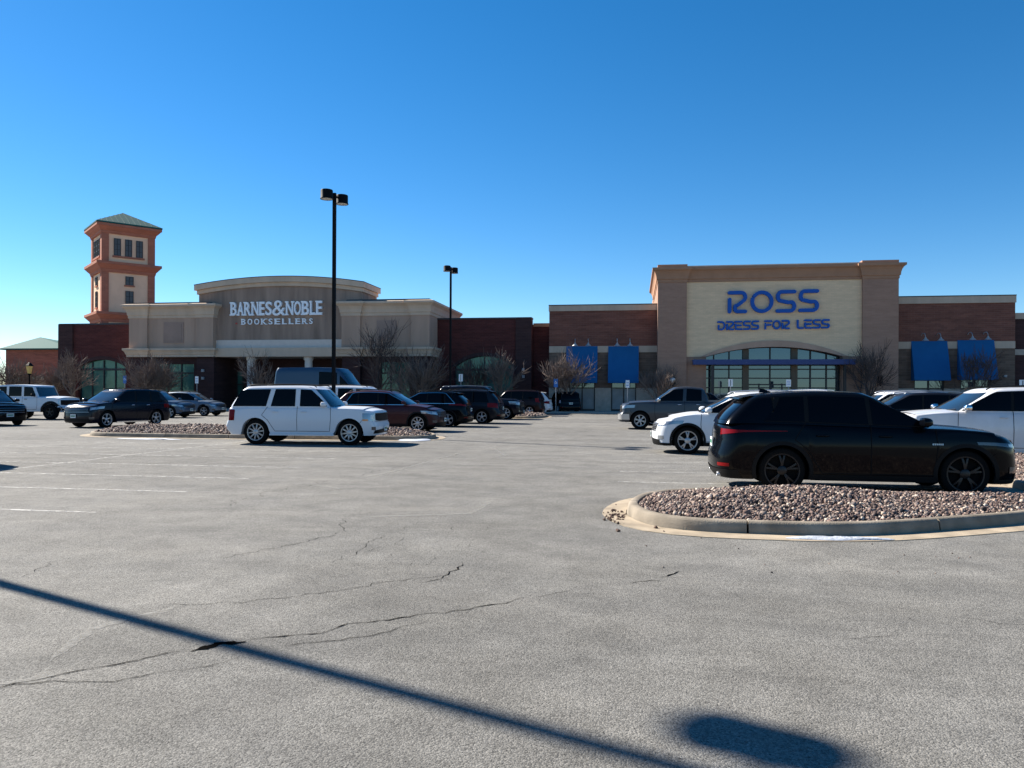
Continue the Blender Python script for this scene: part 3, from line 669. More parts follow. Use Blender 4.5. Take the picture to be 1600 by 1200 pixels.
# ================================================================== bookstore (left)
YP, YS, YB = 64.7, 65.1, 67.2                             # portico wings, sign wall, brick wings
bk = empty('bookstore_building', (-31.5, YP, 0)); tag(bk, 'taupe stucco bookstore with curved parapet, white columns and dark brick wings', 'store building')
bx0, bx1 = fx(204, 520, YP), fx(672, 520, YP); lx1 = fx(335, 520, YP); rx0 = fx(535, 520, YP)
lp = fx(232, 520, YP); lq = fx(308, 520, YP); rp = fx(564, 520, YP); rq = fx(643, 520, YP)
ZB, ZB2 = fz(672, 556.5, YP), fz(672, 542, YP)             # lower cornice
ZK, ZK2 = fz(672, 492, YP), fz(672, 469, YP)               # upper cornice
d_ = .22                                                   # pilaster projection
path_l = [(bx0, YB+8), (bx0, YP-d_), (lp, YP-d_), (lp, YP), (lq, YP), (lq, YP-d_), (lx1, YP-d_), (lx1, YS+.02)]
path_r = [(rx0, YS+.02), (rx0, YP-d_), (rp, YP-d_), (rp, YP), (rq, YP), (rq, YP-d_), (bx1, YP-d_), (bx1, YB+8)]
for (a, b, p0, p1, path) in ((bx0, lx1, lp, lq, path_l), (rx0, bx1, rp, rq, path_r)):
    m = MB(); m.prism_xy([(a, YP-d_), (p0, YP-d_), (p0, YP), (p1, YP), (p1, YP-d_), (b, YP-d_), (b, YB+8), (a, YB+8)], ZB2, ZK2-.05); wg = wpart(m, 'portico_wing', M['stucco'], bk)
    pa, pb = (fx(256, 520, YP), fx(287, 520, YP)) if a == bx0 else (fx(589, 520, YP), fx(620, 520, YP))
    z1, z0 = (fz(270, 503.5, YP), fz(270, 536, YP)) if a == bx0 else (fz(604, 500.5, YP), fz(604, 530, YP))
    m = MB(); m.box(pa, pb, YP-.05, YP-.003, z0, z1); pn = wpart(m, 'stucco_panel', M['stucco_panel'], wg)
    m = MB(); m.box(pa+.18, pb-.18, YP-.075, YP-.052, z0+.18, z1-.18); wpart(m, 'inner_panel', M['stucco_panel'], pn)
    h = ZK2-ZK
    m = MB(); m.sweep(path, [(0, ZK-.02), (.07, ZK-.02), (.07, ZK+.16*h), (.13, ZK+.2*h), (.15, ZK+.42*h), (.24, ZK+.62*h), (.42, ZK+.76*h), (.5, ZK+.8*h), (.5, ZK+.94*h), (.2, ZK2), (0, ZK2)], 1); wpart(m, 'cornice', M['stucco_trim'], bk)
    i0, i1 = (a+.05, b-.4) if a == bx0 else (a+.4, b-.05)
    m = MB(); m.box(i0, i1, YP-d_+.1, YP+1.2, ZK2-.04, ZK2+.14); wpart(m, 'flashing', M['flashing'], bk)
# lower cornice runs across the whole front
h = ZB2-ZB
m = MB(); m.sweep(path_l[:-1]+[(lx1, YS-.03), (rx0, YS-.03)]+path_r[1:], [(0, ZB), (.16, ZB), (.16, ZB+.25*h), (.22, ZB+.3*h), (.26, ZB+.5*h), (.36, ZB+.7*h), (.42, ZB+.74*h), (.42, ZB+.96*h), (.05, ZB2), (0, ZB2)], 1); wpart(m, 'cornice', M['stucco_trim'], bk)
m = MB(); m.box(bx0+.01, bx1-.01, YP-.15, YB+8, ZB+.001, ZB2-.004); wpart(m, 'soffit', M['stucco_trim'], bk)
# sign wall with curved parapet
ax0, ax1 = fx(311, 460, YS), fx(566, 450, YS); za = fz(312, 460.5, YS); zt = fz(440, 447, YS)
zb_ = fz(340, 543, YS); topo = arc(ax0, za, ax1, za, zt)
m = MB(); m.prism_xz([(ax0, zb_)] + [(ax1, zb_)] + topo[::-1], YS, YS+3.9); wpart(m, 'sign_wall', M['sign_wall'], bk)
ct = fz(312, 446.5, YS)-za
def ring(dz0, dz1, o, y0): 
    A = arc(ax0-o, za+dz0, ax1+o, za+dz0, zt+dz0); B = arc(ax0-o, za+dz1, ax1+o, za+dz1, zt+dz1)
    mb = MB(); mb.prism_xz(A + B[::-1], y0, YS+3.9+o); return mb
wpart(ring(.0, ct*.42, .12, YS-.16), 'parapet_moulding', M['stucco_trim'], bk)
wpart(ring(ct*.42+.003, ct, .28, YS-.36), 'parapet_cornice', M['stucco_trim'], bk)
wpart(ring(ct+.003, ct+.06, .3, YS-.38), 'flashing', M['flashing'], bk)
m = MB(); m.box(lx1+.004, rx0-.004, YS-.10, YS-.002, ZB2+.002, fz(440, 531, YS)); wpart(m, 'pale_band', M['pale_band'], bk)
# piers, columns and shaded entrance below
for pa, pb in ((204, 232), (308, 335), (535, 563), (645, 672)):
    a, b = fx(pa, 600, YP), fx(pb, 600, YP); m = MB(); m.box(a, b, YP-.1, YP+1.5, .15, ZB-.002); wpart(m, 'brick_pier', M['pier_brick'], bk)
for pa, pb, gl_, top in ((232, 308, (240, 304), 569), (563, 645, (594, 641), 566)):
    a, b = fx(pa, 600, YP)+.003, fx(pb, 600, YP)-.003; ga, gb = fx(gl_[0], 600, YP+.6), fx(gl_[1], 600, YP+.6); zt_ = fz(pa, top, YP+.6)
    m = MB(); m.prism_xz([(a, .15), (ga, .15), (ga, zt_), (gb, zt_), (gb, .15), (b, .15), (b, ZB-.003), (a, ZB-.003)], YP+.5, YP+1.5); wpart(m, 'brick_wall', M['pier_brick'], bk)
    m = MB(); m.box(ga, gb, YP+.8, YP+1.2, .15, zt_-.003); wn = wpart(m, 'window', M['green_glass'], bk); f = MB()
    for k in range(4): q = ga+.05+(gb-ga-.1)*k/3; f.box(q-.05, q+.05, YP+.7, YP+.798, .15, zt_-.005)
    zz = fz(600, 583, YP+.7); f.box(ga+.1, gb-.1, YP+.71, YP+.796, zz-.06, zz+.06); wpart(f, 'window_frame', M['mullion'], wn)
for px in (391, 481):
    x = fx(px, 600, YS+.2); r_ = .36; m = MB(); m.lathe([(r_+.1, .15), (r_+.1, .4), (r_+.02, .46), (r_, .6), (r_*.94, ZB-.35), (r_+.02, ZB-.3), (r_+.08, ZB-.15), (r_+.08, ZB-.003)], (x, YS+.35, 0), n=28)
    wpart(m, 'round_column', M['white_paint'], bk, 40)
a, b = fx(335, 600, YP)+.003, fx(535, 600, YP)-.003
m = MB(); m.box(a, b, YP+4.2, YP+4.6, .15, ZB-.003); wpart(m, 'recessed_wall', M['pier_brick'], bk)  # darker brick in the recess stands in for deep shade under the portico
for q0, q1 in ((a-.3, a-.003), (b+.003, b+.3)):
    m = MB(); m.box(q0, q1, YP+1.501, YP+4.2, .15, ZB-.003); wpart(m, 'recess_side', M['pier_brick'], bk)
for pa, pb in ((362, 380), (440, 474), (492, 506)):
    xa, xb = fx(pa, 590, YP+4), fx(pb, 590, YP+4); m = MB(); m.box(xa, xb, YP+4.0, YP+4.198, .15, 3.6); dd = wpart(m, 'entrance_door', M['green_glass'], bk)
    f = MB(); [f.box(q-.05, q+.05, YP+3.94, YP+3.998, .15, 3.6) for q in (xa, (xa+xb)/2, xb)]; f.box(xa+.06, (xa+xb)/2-.06, YP+3.94, YP+3.997, 2.3, 2.42); f.box((xa+xb)/2+.06, xb-.06, YP+3.94, YP+3.997, 2.3, 2.42); wpart(f, 'door_frame', M['mullion'], dd)
m = MB(); m.prism_yz([(YP+4.7, .15), (YP+34, .15), (YP+34, ZB2+2.5), (YB+8.01, ZB2+2.5), (YB+8.01, ZB2-.01), (YP+4.7, ZB2-.01)], bx0+.2, bx1-.2); wpart(m, 'main_hall', M['dark_brick'], bk)
# brick wings with arched windows
def brick_wing(x0, x1, ztop, pil, win, y, root, zarch, zspring):
    wa, wb = win; A = arc(wa, zspring, wb, zspring, zarch, 18)
    m = MB()
    m.prism_xz([(x0, .15), (wa, .15)] + A + [(wb, .15), (x1, .15), (x1, ztop), (x0, ztop)], y, y+1.0)
    wpart(m, 'brick_wing', M['dark_brick'], root)
    A2 = arc(wa-.3, zspring, wb+.3, zspring, zarch+.34, 18); m = MB(); m.prism_xz(A2[::-1] + A, y-.03, y+.3); wpart(m, 'brick_arch', M['pier_brick'], root)
    m = MB(); m.prism_xz([(wa, .15), (wb, .15)] + A[::-1], y+.4, y+.7); gl_ = wpart(m, 'arched_window', M['green_glass'], root); f = MB()
    for k in range(5):
        q = wa+.06+(wb-wa-.12)*k/4; zz = zspring + (zarch-zspring)*(1-((q-(wa+wb)/2)/((wb-wa)/2))**2)-.06; f.box(q-.05, q+.05, y+.3, y+.398, .15, zz)
    f.box(wa+.1, wb-.1, y+.31, y+.396, zspring-.35, zspring-.15); f.box(wa+.1, wb-.1, y+.31, y+.396, .15, .35); wpart(f, 'window_frame', M['mullion'], gl_)
    for a, b in pil:
        m = MB(); m.box(a, b, y-.18, y-.002, .15, ztop+.08); wpart(m, 'brick_pilaster', M['pier_brick'], root)
    m = MB(); m.box(x0-.03, x1+.03, y-.06, y+1.1, ztop+.002, ztop+.14); wpart(m, 'flashing', M['flashing'], root)
    m = MB(); m.box(x0+.02, x1-.02, y+1.003, y+26, .15, ztop-.4); wpart(m, 'rear_wall', M['dark_brick'], root)
xl0 = fx(93, 560, YB); brick_wing(xl0, bx0-.003, fz(150, 507.5, YB), [(xl0-.02, fx(115, 560, YB))], (fx(122, 590, YB), fx(196, 590, YB)), YB, bk, fz(160, 562, YB), fz(160, 573, YB))
xr0 = bx1+.003; xr1 = fx(830, 560, YB); brick_wing(xr0, xr1, fz(780, 498.5, YB), [(fx(806, 560, YB), xr1+.02)], (fx(710, 590, YB), fx(802, 590, YB)), YB, bk, fz(757, 556.5, YB), fz(757, 573, YB))
for px, py in ((818, 577.5), (818, 588.5)):
    x, z = fx(px, py, YB-.2), fz(px, py, YB-.2); m = MB(); m.box(x-.1, x+.1, YB-.36, YB-.183, z-.12, z+.12); wpart(m, 'wall_lamp', M['lamp_grey'], bk)
for px, py in ((316.5, 579), (316.5, 591)):
    x, z = fx(px, py, YP-.2), fz(px, py, YP-.2); m = MB(); m.box(x-.12, x+.12, YP-.25, YP-.102, z-.12, z+.12); wpart(m, 'wall_lamp', M['lamp_grey'], bk)
# low link between the two stores
lk = empty('link_wall', (fx(845, 600, YB+1), YB+1, 0)); tag(lk, 'narrow recessed red brick link wall between the bookstore and the clothing store', 'wall')
m = MB(); m.box(xr1+.005, WL0-.005, YB+1.4, YB+20, .15, fz(845, 510, YB+1)); wpart(m, 'wall', M['dark_brick'], lk)
m = MB(); m.box(xr1+.005, WL0-.005, YB+1.3, YB+2.2, fz(845, 509.9, YB+1), fz(845, 504.5, YB+1)); wpart(m, 'coping', M['terracotta_trim'], lk)

# bookstore sign: cast letters from the built-in lettering, each a part
def text_letter(ch, x0, x1, z0, z1, y, depth, m, root, bold, serif=0.0):
    cu = bpy.data.curves.new('letter', 'FONT'); cu.body = ch; cu.size = 1; cu.extrude = .5; cu.offset = bold; cu.resolution_u = 4
    ob = bpy.data.objects.new('letter_curve', cu); sc.collection.objects.link(ob)
    dg = bpy.context.evaluated_depsgraph_get(); me = bpy.data.meshes.new_from_object(ob.evaluated_get(dg)); bpy.data.objects.remove(ob)
    co = np.zeros(len(me.vertices)*3); me.vertices.foreach_get('co', co); co = co.reshape(-1, 3)
    mn, mx = co.min(0), co.max(0); s_ = (co-mn)/(mx-mn); out = np.stack([x0+s_[:,0]*(x1-x0), y-.004-s_[:,2]*depth, z0+s_[:,1]*(z1-z0)], 1)
    mb = MB(); mb.v = [tuple(p) for p in out]; mb.f = [tuple(p.vertices) for p in me.polygons]
    if serif:
        W, H = x1-x0, z1-z0; t = H*.1; k = 0
        spots = {'B': [(0, 0), (0, 1)], 'K': [(0, 0), (0, 1), (1, 0), (1, 1)], 'E': [(0, 0), (0, 1)], 'L': [(0, 0), (0, 1)], 'R': [(0, 0), (0, 1), (1, 0)], 'N': [(0, 0), (1, 1), (0, 1)], 'A': [(0, 0), (1, 0)]}.get(ch, [])
        for a, b in spots:
            xc = x0+W*.1 if a == 0 else x1-W*.06; zc = z0 if b == 0 else z1-t; k += 1
            mb.box(xc-W*serif, xc+W*serif, y-.006-depth-.003*k, y-.004-.002*k, zc-.002*k, zc+t)
    wpart(mb, 'letter', m, root)
bs = empty('bookstore_sign', (fx(433, 490, YS), YS, 8.4)); tag(bs, 'white sign letters reading BARNES & NOBLE BOOKSELLERS on the curved stucco front', 'sign')
def row(txt, ed, y0t, y1t, y0b, y1b, depth, bold, serif, gap, m):
    xa, xb = ed[0], ed[-1]
    for i, ch in enumerate(txt):
        a, b = ed[i]+gap, ed[i+1]-gap; f_ = ((a+b)/2-xa)/(xb-xa); t, bt = y0t+(y1t-y0t)*f_, y0b+(y1b-y0b)*f_
        if ch == '&': t -= 1.5; bt += .6; a -= .6; b += .6
        text_letter(ch, fx(a, t, YS), fx(b, t, YS), fz((a+b)/2, bt, YS), fz((a+b)/2, t, YS), YS, depth, m, bs, .0 if ch == '&' else bold, serif)
row('BARNES&NOBLE', [361.2, 372, 382.6, 394, 406, 415.6, 427, 447.5, 460.2, 472.2, 485, 494.6, 505.2], 472.6, 470.2, 493.6, 492.2, .22, .018, .22, .75, M['white_letter'])
row('BOOKSELLERS', [376.6, 386.2, 396.6, 407.4, 419, 428.4, 440.2, 450.6, 461, 471.4, 482.4, 491], 498.4, 497.6, 507.6, 506.2, .14, .012, .2, 1.7, M['white_letter'])
# deeper blue halo letters' returns are part of the letters; small red fixture left of the second line
m = MB(); x, z = fx(369.8, 505.5, YS), fz(369.8, 505.5, YS); m.box(x-.06, x+.06, YS-.1, YS-.002, z-.06, z+.06); wpart(m, 'alarm_bell', M['sign_red'], bk)

# ================================================================== clock-less brick tower behind (left)
TC = (-58.27, 76.75); TA = R_(48.5); TS = 5.3
ux, uy = (math.cos(TA), math.sin(TA)), (-math.sin(TA), math.cos(TA))
tw = empty('corner_tower', (TC[0], TC[1], 0)); tag(tw, 'tall beige and terracotta square tower with green pyramid roof rising behind the bookstore', 'tower')
Tz = lambda py: fz(160, py, 76.75)
def tb(x0, x1, y0, y1, z0, z1, name, mm, root=tw):
    mb = MB(); mb.obox(TC, ux, uy, x0, x1, y0, y1, z0, z1); return wpart(mb, name, mm, root)
tb(0, TS, 0, TS, .15, Tz(362), 'shaft', M['tower_beige'])
for a, b in ((0, 0), (1, 0), (0, 1), (1, 1)):
    pw = .62
    tb(-.12 if a == 0 else TS-pw, pw if a == 0 else TS+.12, -.12 if b == 0 else TS-pw, pw if b == 0 else TS+.12, .15, Tz(362)-.01, 'corner_pier', M['orange_brick'])
def tring(z0, z1, o0, o1, name):
    P = lambda o: [(TC[0]+ux[0]*a+uy[0]*b, TC[1]+ux[1]*a+uy[1]*b) for a, b in ((-o, -o), (TS+o, -o), (TS+o, TS+o), (-o, TS+o))]
    mb = MB(); rows = [[(*p, z) for p in P(o)] for o, z in ((-.05, z0), (o0, z0), (o0+.08, z0+(z1-z0)*.3), (o0+.15, z0+(z1-z0)*.35), (o1-.06, z1-(z1-z0)*.28), (o1, z1-(z1-z0)*.26), (o1, z1), (-.05, z1+.02))]
    mb.grid(rows, closed=True); mb.f.append(tuple(len(mb.v)-4+k for k in range(4))); return wpart(mb, name, M['orange_brick'], tw)
tring(Tz(363.5), Tz(349), .16, .72, 'eaves_cornice'); tring(Tz(424), Tz(408), .16, .72, 'middle_cornice'); tring(Tz(502), Tz(487), .16, .72, 'lower_cornice')
mb = MB(); o = .76; zr0, zr1 = Tz(349)+.03, Tz(331)
P = [(TC[0]+ux[0]*a+uy[0]*b, TC[1]+ux[1]*a+uy[1]*b) for a, b in ((-o, -o), (TS+o, -o), (TS+o, TS+o), (-o, TS+o))]
ap = (TC[0]+(ux[0]+uy[0])*TS/2, TC[1]+(ux[1]+uy[1])*TS/2, zr1+.75)
mb.add([(*p, zr0) for p in P] + [(*p, zr0+.14) for p in P] + [ap], [(0,1,5,4),(1,2,6,5),(2,3,7,6),(3,0,4,7),(4,5,8),(5,6,8),(6,7,8),(7,4,8),(3,2,1,0)])
for i in range(4):                                        # standing seams
    a, b = Vector((*P[i], zr0+.15)), Vector((*P[(i+1) % 4], zr0+.15)); A_ = Vector(ap)
    for k in range(1, 12):
        t = k/12; q = a.lerp(b, t); s_ = 1-abs(2*t-1); e = q.lerp(A_.lerp((a+b)/2, 0), 0) ; top = (a+b)/2 + (A_-(a+b)/2)*s_ + (q-(a+b)/2)*0
        top = q + (A_-(a+b)/2)*s_; mb.tube([q, top], .022, 4)
wpart(mb, 'pyramid_roof', M['teal_roof'], tw)
def twin(u, w_, z0, z1, face):
    if face == 0: bx_ = (u, u+w_, -.06, .05); f = lambda a, b, y: (a, b, -.06-y, -.062)
    else: bx_ = (-.06, .05, u, u+w_); f = lambda a, b, y: (-.06-y, -.062, a, b)
    g_ = tb(*bx_, z0, z1, 'tower_window', M['tower_glass'])
    mb = MB()
    for q in (u-.02, u+w_/2-.03, u+w_-.04): mb.obox(TC, ux, uy, *f(q, q+.06, .05), z0, z1)
    k = max(2, round((z1-z0)/.6))
    for j in range(k+1): z = z0+(z1-z0)*j/k; mb.obox(TC, ux, uy, *f(u-.02, u+w_+.02, .04), z-.03, z+.03)
    wpart(mb, 'window_frame', M['mullion'], g_)
    return g_
for face in (0, 1):
    for px in (178.3, 196.6, 214.8):
        u = (px-160)/83*TS*.98; twin(u if face == 0 else u-.1, .68, Tz(396.5), Tz(370.5), face)
    tb(*((1.0, TS-1.0, -.16, -.003) if face == 0 else (-.16, -.003, 1.0, TS-1.0)), Tz(400), Tz(397.3), 'window_sill', M['orange_brick'])
    for zz in ((442, 429), (477, 452)):
        twin(2.35, .8, Tz(zz[0]), Tz(zz[1]), face)
        tb(*((2.2, 3.3, -.15, -.004) if face == 0 else (-.15, -.004, 2.2, 3.3)), Tz(zz[0]+2.6), Tz(zz[0]+.4), 'window_sill', M['orange_brick'])
tb(-.3, TS+.3, -.3, TS+.3, .15, Tz(505), 'tower_base', M['orange_brick'])

# low red brick building with a green hipped roof, far left
lb = empty('corner_shop', (-74, 85, 0)); tag(lb, 'low red brick corner building with green hipped roof at the far left', 'shop building')
x0, x1 = fx(9, 560, 85), fx(112, 560, 85); ze, za_ = fz(50, 546.5, 85), fz(58, 527.5, 88.5)
M['far_brick'] = brick('bright_red_brick', (0.30, 0.10, 0.07), (0.25, 0.085, 0.06), (0.28, 0.14, 0.1))  # brighter red brick for the far corner building
m = MB(); m.box(x0, x1, 85, 93, .1, ze); wpart(m, 'wall', M['far_brick'], lb)
m = MB(); xm = fx(58, 530, 88.5); m.add([(x0-.5, 84.5, ze), (x1+.5, 84.5, ze), (x1+.5, 93.5, ze), (x0-.5, 93.5, ze), (x0-.5, 84.5, ze+.15), (x1+.5, 84.5, ze+.15), (x1+.5, 93.5, ze+.15), (x0-.5, 93.5, ze+.15), (xm, 89, za_+.1)],
    [(0,1,5,4),(1,2,6,5),(2,3,7,6),(3,0,4,7),(4,5,8),(5,6,8),(6,7,8),(7,4,8),(3,2,1,0)]); wpart(m, 'hipped_roof', M['teal_roof'], lb)
for q in (.18, .5, .8):
    a = x0+(x1-x0)*q; m = MB(); m.box(a-.8, a+.8, 84.94, 84.998, 1.0, 3.4); g_ = wpart(m, 'window', M['store_glass'], lb); f = MB(); f.box(a-.9, a+.9, 84.9, 84.938, .9, 1.0); f.box(a-.9, a+.9, 84.9, 84.938, 3.4, 3.5); f.box(a-.03, a+.03, 84.9, 84.937, 1.0, 3.4); wpart(f, 'window_frame', M['mullion'], g_)
# ================================================================== vehicles
class Car:
    def __init__(s, name, label, cat, pos, heading, group, **k):
        d = dict(L=4.65, W=1.88, H=1.68, wb=2.7, fo=.92, wr=.36, ww=.235, clear=.22, a0=1.12, a1=2.0, r1=.62, r0=.10, zc=1.07, zn=.86, zb=1.10, zend=1.0,
                 Lf=.48, Lr=.38, nf=2.5, nr=2.8, tum=.80, paint='p_black', clad=True, rim='alloy', spokes=5, split=True, rails=True, spoiler=True, chrome=False,
                 grille='chrome_bars', hl='headlight', pillars='black', doors=2, glassy='glass', plate_f=True, plate_r=True, truck=False, van=False, dlo=None, handles=None, arch=None,
                 front=None, rear=None, hlz=None, tlz=None, hood_crown=.05, roof=None, fin=False, exhaust=False, boards=False, flare=False, roofpaint=None)
        d.update(k); s.__dict__.update(d)
        s.root = empty(name, (pos[0], pos[1], 0), heading); tag(s.root, label, cat, group)
        s.xw = [s.fo_r(), s.L-s.fo]                        # rear, front axle x from the tail
        s.Ra = s.arch or s.wr+.055
        L, zc, zn = s.L, s.zc, s.zn
        s.topf = pchip([(0, s.zb-.02), (.5, s.zb), (L-s.a0-.3, s.zc+.005), (L-s.a0, zc), (L-.62, (zc*.42+zn*.58)+.035), (L-.25, zn+.015), (L-.06, zn-.02), (L, zn-.05)])
        s.fp = pchip(s.front or [(.15, -.10), (s.clear+.05, -.03), (.45, 0), (.62, -.015), (zn-.12, -.05), (zn, -.12), (zn+.3, -.35)])
        s.rp = pchip(s.rear or [(.15, .14), (s.clear+.08, .04), (.45, 0), (.62, .01), (.68, .05), (s.zb-.1, .09), (s.zb+.1, .14)])
        s.sp = pchip([(.15, .90), (s.clear, .945), (s.clear+.12, .972), (.55, .985), (.74, 1.0), (.86, .992), (zc-.06, .965), (zc+.06, .945)])
        s.roofl = pchip(s.roof or [(s.r1-.2, s.H-.115), (s.r1+.25, s.H-.045), ((s.r1+L-s.a1)/2, s.H), (L-s.a1-.25, s.H-.03), (L-s.a1+.25, s.H-.12)])
        s.boxy = s.__dict__.get('boxy', False)
        s.make()
    def fo_r(s): return s.L-s.fo-s.wb
    # --- lower body ---
    def zbot(s, x):
        z = s.clear + (.0 if .5 < x < s.L-.5 else 0.0)
        for xa in s.xw:
            q = s.Ra*s.Ra-(x-xa)**2
            if q > 0: z = max(z, s.wr+math.sqrt(q))
        return z
    def hw(s, z): return s.W/2*s.sp(z)
    def low(s, q, z, off=0.0):
        """outline point at height z; q in [0,1] front centre to corner, (1,2) flank, [2,3] corner to rear centre"""
        xf, xr, w_ = s.L+s.fp(z), s.rp(z), s.hw(z)
        if q <= 1:
            a = q*math.pi/2; c, n = math.cos(a), math.sin(a)
            x = xf-s.Lf+s.Lf*max(c, 0)**(2/s.nf); y = w_*max(n, 0)**(2/s.nf); nx, ny = c, n
        elif q >= 2:
            a = (3-q)*math.pi/2; c, n = math.cos(a), math.sin(a)
            x = xr+s.Lr-s.Lr*max(c, 0)**(2/s.nr); y = w_*max(n, 0)**(2/s.nr); nx, ny = -c, n
        else:
            t = q-1; x = (xf-s.Lf)*(1-t)+(xr+s.Lr)*t; y = w_; nx, ny = 0, 1
        return x+nx*off, y+ny*off
    def yside(s, x, z):
        zt = s.topf(x)
        if z <= zt+.005 or s.gh_none(x):
            xf, xr, w_ = s.L+s.fp(z), s.rp(z), s.hw(z)
            k = 1.0
            if x > xf-s.Lf: k = max(0, 1-min(1, (x-xf+s.Lf)/s.Lf)**s.nf)**(1/s.nf)
            elif x < xr+s.Lr: k = max(0, 1-min(1, (xr+s.Lr-x)/s.Lr)**s.nr)**(1/s.nr)
            return w_*k
        h = (z-zt)/(s.roofl(min(max(x, s.r1), s.L-s.a1))-zt)
        return s.gw(min(max(h, 0), 1), x)
    def gh_none(s, x): return x > s.L-s.a0 or x < s.r0
    def gw(s, h, x=None):                                  # greenhouse half width at fraction h
        b = s.hw(s.zc+.02)-.012; t = s.W/2*s.tum
        w_ = b+(t-b)*(h**1.15)
        if h > .86: w_ -= (h-.86)**1.6*1.55*(.55 if s.boxy else 1)
        return w_
    def gh(s, q, h, off=0.0):
        he = h
        x0f, x1f, x0r, x1r = s.L-s.a0, s.L-s.a1, s.r0, s.r1
        bow = .0 if s.boxy else .07
        xf = x0f+(x1f-x0f)*he+bow*math.sin(math.pi*he)*.8; xr = x0r+(x1r-x0r)*(he**1.25)-.02*math.sin(math.pi*he)
        if h > .9: xf -= (h-.9)*.9*(.4 if s.boxy else 1); xr += (h-.9)*.5*(.3 if s.boxy else 1)
        w_ = s.gw(h); Lc, Lr_ = (.12, .12) if s.boxy else (.34, .24)
        if q <= 1:
            a = q*math.pi/2; c, n = math.cos(a), math.sin(a)
            x = xf-Lc+Lc*max(c, 0)**(2/2.6); y = w_*max(n, 0)**(2/2.6); nx, ny = c, n
        elif q >= 2:
            a = (3-q)*math.pi/2; c, n = math.cos(a), math.sin(a)
            x = xr+Lr_-Lr_*max(c, 0)**(2/2.8); y = w_*max(n, 0)**(2/2.8); nx, ny = -c, n
        else:
            t = q-1; x = (xf-Lc)*(1-t)+(xr+Lr_)*t; y = w_; nx, ny = 0, 1
        zb = s.topf(min(max(x, s.r0+.02), s.L-s.a0))-.012; zr = s.roofl(x)
        if h > .9: pass
        z = zb+(zr-zb)*h
        return x+nx*off, y+ny*off, z+off*.45
    def P(s, mb, name, m, parent=None, smooth=False):
        for i, p in enumerate(mb.v): mb.v[i] = (p[0]-s.L/2, p[1], p[2])
        return mb.build(name, m if not isinstance(m, str) else M[m], parent or s.root, smooth)
    def sides(s): return (1, -1)
    def panel(s, bot, top, off, sg, n=18, rows=5):         # draped panel on one side between two (x,z) polylines
        def at(pl, t):
            l = [0]
            for a, b in zip(pl, pl[1:]): l.append(l[-1]+math.hypot(b[0]-a[0], b[1]-a[1]))
            d_ = t*l[-1]
            for i in range(len(pl)-1):
                if d_ <= l[i+1]+1e-9: k = (d_-l[i])/(l[i+1]-l[i]+1e-9); return (pl[i][0]+(pl[i+1][0]-pl[i][0])*k, pl[i][1]+(pl[i+1][1]-pl[i][1])*k)
            return pl[-1]
        g_ = []
        for r in range(rows+1):
            f = r/rows; row = []
            for i in range(n+1):
                a, b = at(bot, i/n), at(top, i/n); x, z = a[0]+(b[0]-a[0])*f, a[1]+(b[1]-a[1])*f
                row.append((x, sg*(s.yside(x, z)+off), z))
            g_.append(row)
        mb = MB(); mb.grid(g_); return mb
    def ribbon(s, mb, pts, w_, off, sg, seg=.06):
        q = []
        for a, b in zip(pts, pts[1:]):
            n = max(1, int(math.hypot(b[0]-a[0], b[1]-a[1])/seg)); q += [(a[0]+(b[0]-a[0])*i/n, a[1]+(b[1]-a[1])*i/n) for i in range(n)]
        q.append(pts[-1]); A, B = [], []
        for i, p in enumerate(q):
            a, b = q[max(i-1, 0)], q[min(i+1, len(q)-1)]; dx, dz = b[0]-a[0], b[1]-a[1]; l = math.hypot(dx, dz) or 1
            for lst, k in ((A, 1), (B, -1)):
                x, z = p[0]-dz/l*w_*k, p[1]+dx/l*w_*k; lst.append((x, sg*(s.yside(x, z)+off), z))
        mb.grid([A, B])
    def wrap(s, q0, q1, zlo, zhi, off, sg, n=14, rows=4):  # panel wrapped round the front/rear outline
        g_ = []
        for r in range(rows+1):
            row = []
            for i in range(n+1):
                t = i/n; q = q0+(q1-q0)*t; a = zlo(t) if callable(zlo) else zlo; b = zhi(t) if callable(zhi) else zhi; z = a+(b-a)*r/rows
                x, y = s.low(q, z, off); row.append((x, sg*y, z))
            g_.append(row)
        mb = MB(); mb.grid(g_); return mb
    def make(s):
        L, W, H = s.L, s.W, s.H
        # side stations: arches get dense exact ones
        xs = set()
        x0, x1 = s.rp(.6)+s.Lr, L+s.fp(.6)-s.Lf
        for i in range(41): xs.add(round(x0+(x1-x0)*i/40, 4))
        for xa in s.xw:
            dzz = s.wr-s.clear; e = math.sqrt(max(s.Ra**2-dzz**2, 0.01)) if s.clear < s.wr else s.Ra
            for i in range(25): xs.add(round(xa-e+2*e*i/24, 4))
            xs.add(round(xa-e-.004, 4)); xs.add(round(xa+e+.004, 4))
        xs = sorted(x for x in xs if x0 < x < x1)
        cols = [('f', q/16) for q in range(17)] + [('s', x) for x in reversed(xs)] + [('r', 2+q/12) for q in range(13)]
        tj = [0, .04, .10, .2, .32, .45, .58, .70, .80, .88, .94, .975, 1.0]
        inset = lambda t: 0 if t < .9 else ((t-.9)/.1)**2*.035
        left = []
        for kind, v in cols:
            if kind == 's': xm = v
            else: xm, _ = s.low(v, .6)
            zt, zb = s.topf(min(xm, L-.02)), s.zbot(xm)
            if kind != 's': zb = max(s.clear, zb)
            col = []
            for t in tj:
                z = zb+(zt-zb)*t; o = -inset(t)
                if kind == 's': x, y = v, s.yside_low(v, z)+o
                else: x, y = s.low(v, z, o)
                col.append((x, max(y, 0), z))
            x, y, z = col[0]
            if kind == 's': lip = (x, max(y-.26, 0), z+.002)
            else: lip = (x-(.2 if kind == 'f' else -.2), max(y-.2, 0), z+.002)
            left.append([lip]+col)
        n = len(left); mb = MB()
        rows = []
